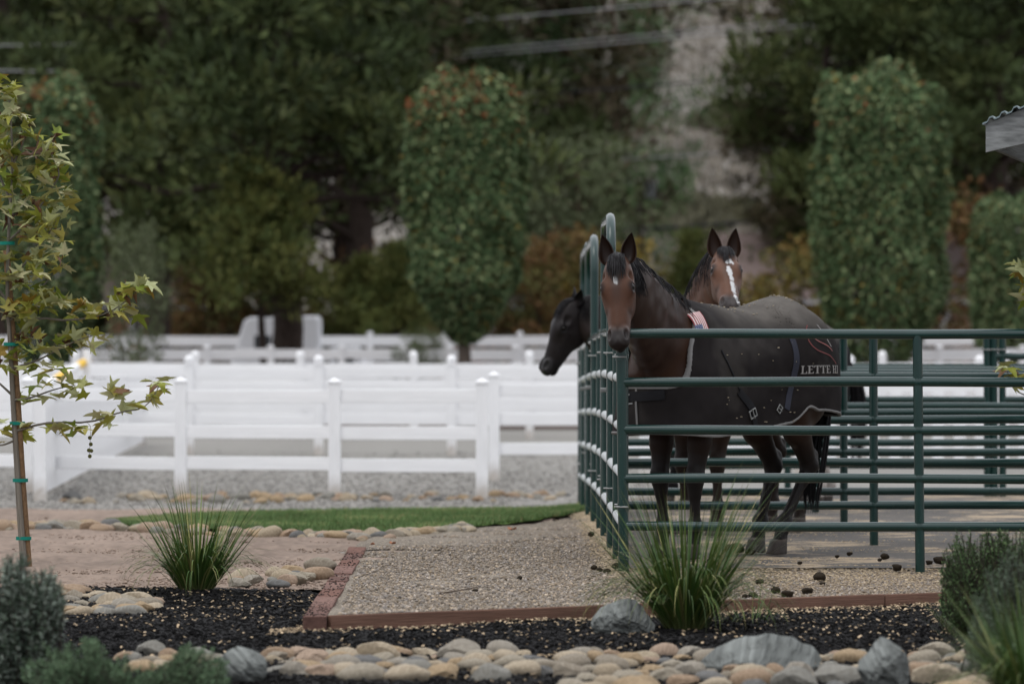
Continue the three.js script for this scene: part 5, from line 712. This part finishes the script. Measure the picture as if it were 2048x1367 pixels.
  const fl = []; for (let i = 0; i < (o.forelock ?? 90); i++) { const k = (r() - 0.5) * 2, L = 0.09 + 0.15 * r() * (1 - 0.5 * Math.abs(k)), sw = (o.foreSweep ?? 0) * (0.5 + r()); const pts = []; for (let j = 0; j <= 4; j++) { const s = j / 4, a = lerp(-0.03, L, s), ww = k * lerp(0.042, 0.062, s) + sw * s; let b = 0.13; for (let q = 0; q < 14; q++) { const d = headSDF(a, b, ww); if (d < 0.003 + 0.012 * r()) break; b -= Math.max(0.002, d * 0.8); } pts.push(fromH(a, b + 0.006 + (j === 0 ? -0.01 : 0), ww)); } fl.push(strand(pts, 0.0038)); } if (fl.length) part('forelock', mergeGeometries(fl), hairM, t);
  const mn = [], cr = new THREE.CatmullRomCurve3(crest), side = (s) => { const tg = cr.getTangent(s), up = cr.getPoint(s).sub(tt[Math.min(N, Math.round(s * N))]).normalize(); return [tg, up, tg.clone().cross(up).normalize()]; };
  for (const [s0, s1, n, len, dir] of o.mane) for (let i = 0; i < n; i++) { const s = lerp(s0, s1, r()), [tg, up, sd] = side(s), p = cr.getPoint(s), W = lerp(0.15, 0.072, Math.pow(s, 0.8)) * 0.62, L = len * (0.65 + 0.5 * r()), b = (r() - 0.5) * 0.06, D = sd.clone().multiplyScalar(dir); const pts = [p.clone().addScaledVector(up, W * 0.85), p.clone().addScaledVector(up, W * 1.08 + 0.01).addScaledVector(D, W * 0.5), p.clone().addScaledVector(up, W * 0.35).addScaledVector(D, W * 1.2 + 0.012 * r()), p.clone().addScaledVector(D, W * 1.55 + 0.015 + 0.02 * r()).addScaledVector(up, -L * 0.45).addScaledVector(tg, b), p.clone().addScaledVector(D, W * 1.6 + 0.02 + 0.03 * r()).addScaledVector(up, -L * 0.85).addScaledVector(tg, b * 1.8).add(V(0, -0.15 * L, 0))]; mn.push(strand(pts, 0.0046, 9)); }
  if (mn.length) part('mane', mergeGeometries(mn), hairM, t);
  const tl = []; for (let i = 0; i < 150; i++) { const a = r() * 6.28, q = Math.sqrt(r()), T = o.tail, pts = T.map(([x, y, z, R], k) => V(x + Math.cos(a) * R * q + 0.008 * (r() - 0.5), y - (k === T.length - 1 ? 0.12 * r() : 0), z + Math.sin(a) * R * q)); tl.push(strand(pts, 0.0062, 12)); } if (o.tail) part('tail', mergeGeometries(tl), hairM, t);
  // stable blanket: a cloth shell round the trunk, hanging straight below its widest line
  if (o.blanket) {
    const Bk = o.blanket, edge = (y) => lerp(0.715, 0.56, sm(1.15, 1.62, y)), hem = Bk.hem;
    const fold = (x, y, z) => 0.5 * 0.022 * (1 + Math.sin((x * 0.8 + y * 0.9) * 17 + 7 * fbm(x * 2.2, y * 2.2, z * 2.2, 2))) * sm(1.2, 0.95, y) + 0.016 * fbm(x * 4 + 3, y * 5, z * 4, 3) + 0.5 * 0.017 * (1 + Math.sin((x - y * 0.6) * 26 + 6 * fbm(x * 2, y * 2, z, 2))) * sm(1.1, 1.3, y) * sm(1.62, 1.5, y) * sm(0.35, 0.6, fbm(x * 2.4, 1, y * 2.4, 2));
    const F = (x, y, z) => { const yw = 1.16, yy = y < yw ? lerp(yw, y, 0.12) : y, sx = x > 0.62 ? 0.62 + (x - 0.62) * 0.84 : x, xx = sx < -0.78 ? -0.78 + (sx + 0.78) * 0.8 : sx; return torso(xx, yy, z * (y < yw ? lerp(1, 0.97, clamp((yw - y) * 3)) : 1)) - 0.03 - 0.7 * fold(x, y, z); };
    const reg = (x, y, z) => Math.max(hem(x, z) - y, smin(x - edge(y), (y - 1.075) * 0.95, 0.14), Bk.tailEnd ? -1 : -x - 0.99);
    const g1 = meshSDF((x, y, z) => { const f = F(x, y, z); return Math.max(f, -(f + 0.014), reg(x, y, z)); }, [-1.12, 0.68, -0.42], [0.98, 1.72, 0.42], 0.0095);
    paint(g1, (x, y, z, c) => { const top = sm(1.36, 1.56, y) * sm(0.45, -0.1, x), du = clamp(top * (0.15 + 0.85 * fbm(x * 6, y * 6, z * 6, 4)) + 0.12 * sm(0.58, 0.75, fbm(x * 3 + 9, y * 3, z * 3, 4))), n = 0.8 + 0.4 * fbm(x * 18, y * 18, z * 18, 2), b = Bk.col; c.setRGB(lerp(b[0], 0.15, du) * n, lerp(b[1], 0.137, du) * n, lerp(b[2], 0.122, du) * n); });
    const bl = part('blanket', g1, blanketM, t);
    const g2 = meshSDF((x, y, z) => { const f = F(x, y, z), e = reg(x, y, z); return Math.max(f - 0.005, -(f + 0.018), e - 0.004, -(e + 0.014)); }, [-1.12, 0.68, -0.42], [0.98, 1.72, 0.42], 0.0075); part('trim', g2, trimM, bl);
    const hit = (p, d) => { const q = p.clone(); for (let k = 0; k < 90; k++) { const f = F(q.x, q.y, q.z); if (f < 0.003) return q; q.addScaledVector(d, Math.max(0.0015, f * 0.6)); } return null; };
    Bk.extra?.(bl, hit, t);
  }
  return t;
}
const [clothC, clothB] = texPair(128, (u, v) => { const w = tn(u, v, 64, 3); return [1, 1, 1, w]; });
const blanketM = new THREE.MeshPhysicalMaterial({ vertexColors: true, roughness: 0.8, specularIntensity: 0.12 }), trimM = std({ color: C(0.17, 0.166, 0.163), roughness: 0.8 });
// flat prints on the blanket
function patch(bl, hit, name, c0, ax, ay, w, h, dir, draw, res) {
  const cv = document.createElement('canvas'); cv.width = res; cv.height = Math.round(res * h / w); draw(cv.getContext('2d'), cv.width, cv.height); const tx = new THREE.CanvasTexture(cv); tx.colorSpace = THREE.SRGBColorSpace;
  const n = 14, pos = [], uv = [], idx = [], id = []; for (let j = 0; j <= n; j++) for (let i = 0; i <= n; i++) { const p = c0.clone().addScaledVector(ax, (i / n - 0.5) * w).addScaledVector(ay, (j / n - 0.5) * h).addScaledVector(dir, -0.45), q = hit(p, dir); id.push(q ? pos.length / 3 : -1); if (q) { q.addScaledVector(dir, -0.0045); pos.push(q.x, q.y, q.z); uv.push(i / n, j / n); } }
  for (let j = 0; j < n; j++) for (let i = 0; i < n; i++) { const a = j * (n + 1) + i, q = [id[a], id[a + 1], id[a + n + 1], id[a + n + 2]]; if (q.some((e) => e < 0)) continue; idx.push(q[0], q[1], q[2], q[1], q[3], q[2]); }
  const g = new THREE.BufferGeometry(); g.setAttribute('position', new THREE.Float32BufferAttribute(pos, 3)); g.setAttribute('uv', new THREE.Float32BufferAttribute(uv, 2)); g.setIndex(idx); g.computeVertexNormals(); return part(name, g, new THREE.MeshStandardMaterial({ map: tx, transparent: true, roughness: 0.8, side: THREE.DoubleSide }), bl);
}
const strapM = std({ color: C(0.012, 0.012, 0.014), roughness: 0.7 });
function ribbon(bl, hit, name, pts, w, dir, mat, lift = 0.008) { // a strap lying on the cloth
  const c = curve(pts, 24), pos = [], idx = []; let ok = 0; for (let i = 0; i < c.length; i++) { const tg = c[Math.min(c.length - 1, i + 1)].clone().sub(c[Math.max(0, i - 1)]).normalize(), s = tg.clone().cross(dir).normalize(); const row = [-1, 1].map((k) => hit(c[i].clone().addScaledVector(s, k * w / 2).addScaledVector(dir, -0.45), dir)); if (row.some((e) => !e)) continue; for (const q of row) { q.addScaledVector(dir, -lift); pos.push(q.x, q.y, q.z); } for (const q of row) { q.addScaledVector(dir, lift * 0.9); pos.push(q.x, q.y, q.z); } if (ok++) { const a = (ok - 2) * 4; idx.push(a, a + 1, a + 4, a + 1, a + 5, a + 4, a, a + 4, a + 2, a + 2, a + 4, a + 6, a + 1, a + 3, a + 5, a + 3, a + 7, a + 5); } }
  const g = new THREE.BufferGeometry(); g.setAttribute('position', new THREE.Float32BufferAttribute(pos, 3)); g.setIndex(idx); g.computeVertexNormals(); mat.side = THREE.DoubleSide; return part(name, g, mat, bl);
}
function buckle(bl, p, dir, s = 1, turn = 0) { const q = new THREE.Group(); const g = mergeGeometries([box(0.06, 0.008, 0.008, 0, 0.022, 0, 0.002), box(0.06, 0.008, 0.008, 0, -0.022, 0, 0.002), box(0.008, 0.05, 0.008, -0.028, 0, 0.001, 0.002), box(0.008, 0.05, 0.008, 0.028, 0, 0.001, 0.002), box(0.007, 0.06, 0.007, 0, 0.0, 0.004, 0.002)]); g.rotateZ(turn); g.scale(s, s, s); g.applyQuaternion(new THREE.Quaternion().setFromUnitVectors(V(0, 0, 1), dir.clone().negate())); const m = part('buckle', g, steel, bl); m.position.copy(p).addScaledVector(dir, -0.012); return m; }

// the brown horse at the front, looking over the corner of the pen
const H1 = { pos: V((1453 - 1024) / FPX * 31.8, 0.03, -31.8), yaw: 48 * Math.PI / 180, S: 1.05 };
horse({
  ...H1, seed: 801, label: 'brown horse in a charcoal blanket looking over the front corner of the pen', colors: BAY, hs: 1.0,
  poll: at(1236, 521, 30.18), muzzle: at(1238, 700, 29.86), face: V(-0.16, 0.35, 0.92), earLen: 0.19, earL: { out: 0.2, tip: 0.25, open: 0.5 }, earR: { out: 0.16, tip: 0.25, open: 0.3 },
  crest: [[0.42, 1.475, 0], at(1335, 606, 31.15), at(1302, 572, 30.75), at(1268, 534, 30.4)], throat: [[0.62, 1.16, 0], at(1297, 720, 31.05), at(1276, 668, 30.72)],
  legs: [{ side: 0.165, foot: [0.47, 0.15] }, { side: -0.165, foot: [0.52, -0.15] }, { hind: 1, side: 0.16, foot: [-0.47, 0.13], j: { stifle: [-0.4, 0.95, 0.17], hock: [-0.66, 0.55, 0.15], fet: [-0.5, 0.2, 0.13] } }, { hind: 1, side: -0.16, foot: [-0.4, -0.1], j: { stifle: [-0.42, 0.95, -0.17], hock: [-0.68, 0.56, -0.13], fet: [-0.45, 0.2, -0.105] } }],
  white: (a, b, c) => { const q = fbm(a * 40, b * 40, c * 60, 2) - 0.5; return b > 0.02 ? sm(0.024, 0.012, Math.hypot((a - 0.195) * 0.6, c * 1.5 + (a - 0.195) * 0.3) + 0.03 * q) * 0.7 : 0; },
  mane: [[0.86, 0.99, 120, 0.17, -1], [0.3, 0.98, 130, 0.17, 1], [0.04, 0.15, 90, 0.1, -1], [0.15, 0.86, 60, 0.035, -1]], forelock: 130, foreSweep: -0.004,
  tail: [[-0.9, 1.3, 0, 0.02], [-0.97, 1.12, 0, 0.045], [-0.95, 0.9, -0.02, 0.06], [-0.88, 0.7, -0.04, 0.075], [-0.82, 0.48, -0.05, 0.07], [-0.8, 0.36, -0.05, 0.045]],
  blanket: {
    col: [0.0165, 0.0142, 0.0142], hem: (x, z) => { const s = x > 0.2 ? 0.775 : x > -0.25 ? lerp(0.775, 0.845, sm(0.2, -0.25, x)) : lerp(0.845, 0.905, sm(-0.25, -0.42, x)); return s + 0.03 * sm(0.08, 0, Math.abs(x + 0.4)) - 0.02 * sm(-0.5, -0.9, x) + 0.01 * Math.sin(x * 9); },
    extra: (bl, hit, t) => {
      const left = V(0, -0.25, 0.95).normalize(), side = V(0, -0.08, 1).normalize();
      patch(bl, hit, 'flag_patch', V(0.565, 1.405, 0), V(-0.99, 0.12, 0).normalize(), V(0.12, 0.99, 0).normalize(), 0.10, 0.155, left, (g, W, H) => { g.fillStyle = '#cfc9c6'; g.fillRect(0, 0, W, H); g.fillStyle = '#8f3a40'; for (let i = 0; i < 7; i++) g.fillRect(W * (2 * i) / 13, 0, W / 13, H); g.fillStyle = '#3b4668'; g.fillRect(0, H * 0.56, W * 0.54, H * 0.44); g.fillStyle = '#b9bccb'; for (let i = 0; i < 4; i++) for (let j = 0; j < 5; j++) g.fillRect(W * (0.05 + i * 0.125), H * (0.59 + j * 0.08), W * 0.045, H * 0.03); }, 128);
      patch(bl, hit, 'lettering', V(-0.53, 1.15, 0), V(-1, 0, 0), V(0.0, 1, 0), 0.38, 0.078, side, (g, W, H) => { g.fillStyle = '#8d8987'; g.font = 'bold ' + Math.round(H * 0.92) + 'px serif'; g.textBaseline = 'middle'; g.save(); g.translate(2, H * 0.52); const s = W * 0.98 / g.measureText('LETTE HI').width; g.scale(s, 1); g.fillText('LETTE HI', 0, 0); g.restore(); }, 512);
      patch(bl, hit, 'emblem', V(-0.56, 1.31, 0), V(-1, 0, 0), V(0.0, 1, 0), 0.34, 0.26, side, (g, W, H) => { g.lineCap = 'round'; g.lineWidth = W * 0.02; g.strokeStyle = '#6e3634'; g.beginPath(); g.moveTo(W * 0.22, H * 0.02); g.bezierCurveTo(W * 0.02, H * 0.18, W * 0.08, H * 0.55, W * 0.3, H * 0.66); g.bezierCurveTo(W * 0.55, H * 0.76, W * 0.62, H * 0.72, W * 0.86, H * 0.98); g.stroke(); g.strokeStyle = '#8a5552'; g.lineWidth = W * 0.02; g.beginPath(); g.moveTo(W * 0.24, H * 0.3); g.bezierCurveTo(W * 0.4, H * 0.5, W * 0.6, H * 0.44, W * 0.76, H * 0.66); g.stroke(); g.strokeStyle = '#a9a5a3'; g.lineWidth = W * 0.014; g.beginPath(); g.moveTo(W * 0.52, H * 0.0); g.bezierCurveTo(W * 0.62, H * 0.2, W * 0.64, H * 0.3, W * 0.76, H * 0.55); g.moveTo(W * 0.6, H * 0.14); g.lineTo(W * 0.72, H * 0.2); g.stroke(); }, 384);
      ribbon(bl, hit, 'seam_tape', [V(-0.3, 1.4, 0), V(-0.31, 1.25, 0), V(-0.29, 1.1, 0), V(-0.21, 0.9, 0)], 0.045, side, std({ color: C(0.03, 0.032, 0.045), roughness: 0.7 }), 0.005);
      ribbon(bl, hit, 'belly_strap', [V(0.27, 1.02, 0), V(0.18, 0.93, 0), V(0.13, 0.8, 0)], 0.05, side, strapM);
      ribbon(bl, hit, 'gusset_seam', [V(0.42, 1.28, 0), V(0.36, 1.18, 0), V(0.24, 1.0, 0)], 0.012, side, strapM, 0.005);
      const b1 = hit(V(0.17, 0.905, -0.6), V(0, 0, 1)), b2 = hit(V(-0.13, 0.93, -0.6), V(0, 0, 1)); if (b1) buckle(bl, b1, V(0, 0, 1), 1.1, 0.4); if (b2) buckle(bl, b2, V(0, 0, 1), 0.8, 0.9);
      const chest = V(-0.94, -0.05, 0.34).normalize();
      ribbon(bl, hit, 'chest_strap', [V(0.95, 1.02, 0.06), V(0.93, 1.02, -0.06), V(0.86, 1.03, -0.2)], 0.06, chest, strapM); const b3 = hit(V(1.3, 1.02, -0.08), chest); if (b3) buckle(bl, b3, chest, 1.3, 0.2);
      ribbon(bl, hit, 'front_closure', [V(0.93, 1.1, -0.015), V(0.94, 0.95, -0.02), V(0.93, 0.79, -0.02)], 0.014, chest, trimM, 0.007);
      const r = rng(88), hg = box(1, 1, 1, 0, 0, 0, 0), gs = []; for (let i = 0; i < 80; i++) { const up = r() < 0.6, p = up ? hit(V(lerp(0.35, -0.7, r()), 1.9, lerp(-0.14, 0.06, r())), V(0, -1, 0)) : hit(V(lerp(0.5, -0.7, r()), lerp(0.85, 1.35, r()), -0.7), V(0, 0, 1)); if (!p) continue; const l = 0.008 + 0.014 * r() * r(), g = hg.clone(); g.scale(l, 0.003, 0.004); g.rotateX(r() * 3); g.rotateY(r() * 6); g.translate(p.x, p.y + (up ? 0.003 : 0), p.z - (up ? 0 : 0.004)); gs.push(g); } part('hay_flecks', mergeGeometries(gs), std({ color: C(0.34, 0.29, 0.21) }), bl).userData.kind = 'stuff';
    },
  },
});
// the bay horse with the white blaze, behind the first
horse({
  pos: V((1478 - 1024) / FPX * 35.5, 0.03, -35.5), yaw: 52 * Math.PI / 180, S: 1.04, seed: 802, label: 'bay horse with a white blaze standing behind the blanketed brown horse', colors: BAY2, hs: 1.05,
  poll: at(1448, 512, 34.25), muzzle: at(1461, 622, 33.74), face: V(0.05, 0.75, 0.66), earLen: 0.2, earL: { out: 0.14, tip: 0.75, open: 0.25 }, earR: { out: 0.14, tip: 0.75, open: 0.25 },
  crest: [[0.42, 1.475, 0], at(1392, 625, 35.2), at(1408, 560, 34.85), at(1432, 518, 34.5)], throat: [[0.62, 1.16, 0], at(1405, 690, 34.9), at(1432, 630, 34.55)],
  legs: [{ side: 0.165, foot: [0.47, 0.15], sock: 0.24 }, { side: -0.165, foot: [0.5, -0.15] }, { hind: 1, side: 0.16, foot: [-0.6, 0.14] }, { hind: 1, side: -0.16, foot: [-0.55, -0.14] }], legDark: 0.85,
  white: (a, b, c) => { if (b < -0.01) return 0; const q = 0.045 * (fbm(a * 30, b * 30, c * 50, 2) - 0.5), x = -c, s1 = sm(0.03, 0.018, Math.hypot((a - 0.18) * 0.8, x - 0.012) + q), k = clamp((a - 0.25) / 0.28), s2 = a > 0.24 && a < 0.53 ? sm(0.013, 0.004, Math.abs(x - lerp(0.004, 0.046, k)) - 0.0055 * Math.sin(Math.PI * Math.min(1, k * 1.1 + 0.1)) + q - 0.002) * (k < 0.06 || fbm(a * 26, 3, 1, 2) > 0.3 ? 1 : 0.4) : 0; return Math.max(s1, s2); },
  mane: [[0.2, 0.98, 300, 0.24, -1], [0.2, 0.98, 90, 0.2, 1]], forelock: 110, foreSweep: 0.0,
  blanket: { col: [0.014, 0.0135, 0.0145], hem: (x) => x > 0.2 ? 0.75 : lerp(0.75, 0.88, sm(0.2, -0.4, x)) },
  tail: [[-0.9, 1.3, 0, 0.02], [-0.97, 1.1, 0, 0.05], [-0.95, 0.8, 0, 0.07], [-0.93, 0.5, 0, 0.05]],
});
// the black horse with its head past the bow gates
horse({
  pos: V((1478 - 1024) / FPX * 40.9, 0.02, -40.9), yaw: 4 * Math.PI / 180, S: 1.0, seed: 803, label: 'black horse seen in profile with its head beyond the green bow gates', colors: BLACK, hs: 1.1,
  poll: at(1150, 606, 41.0), muzzle: at(1093, 735, 41.0), face: V(-0.85, 0.25, 0.42), earLen: 0.15, earL: { out: 0.1, tip: 0.1, open: 0.5 }, earR: { out: 0.1, tip: 0.1, open: 0.5 }, muzzleUp: 0,
  crest: [[0.42, 1.475, 0], at(1300, 632, 40.9), at(1235, 618, 40.95), at(1180, 606, 41.0)], throat: [[0.62, 1.16, 0], at(1262, 745, 40.9), at(1205, 705, 40.95)],
  legs: [{ side: 0.165, foot: [0.42, 0.15] }, { side: -0.165, foot: [0.62, -0.15] }, { hind: 1, side: 0.16, foot: [-0.78, 0.14], sock: 0.34 }, { hind: 1, side: -0.16, foot: [-0.66, -0.14], sock: 0.34 }],
  mane: [[0.1, 0.98, 160, 0.16, 1], [0.1, 0.98, 120, 0.16, -1]], forelock: 60,
  blanket: { col: [0.014, 0.0135, 0.0145], hem: (x) => x > 0.2 ? 0.75 : lerp(0.75, 0.86, sm(0.2, -0.4, x)) },
  tail: [[-0.9, 1.3, 0, 0.02], [-1.0, 1.1, 0, 0.05], [-1.03, 0.8, 0, 0.08], [-1.02, 0.5, 0, 0.06]],
});

renderer.setSize(1024, 683);
renderer.render(scene, camera);
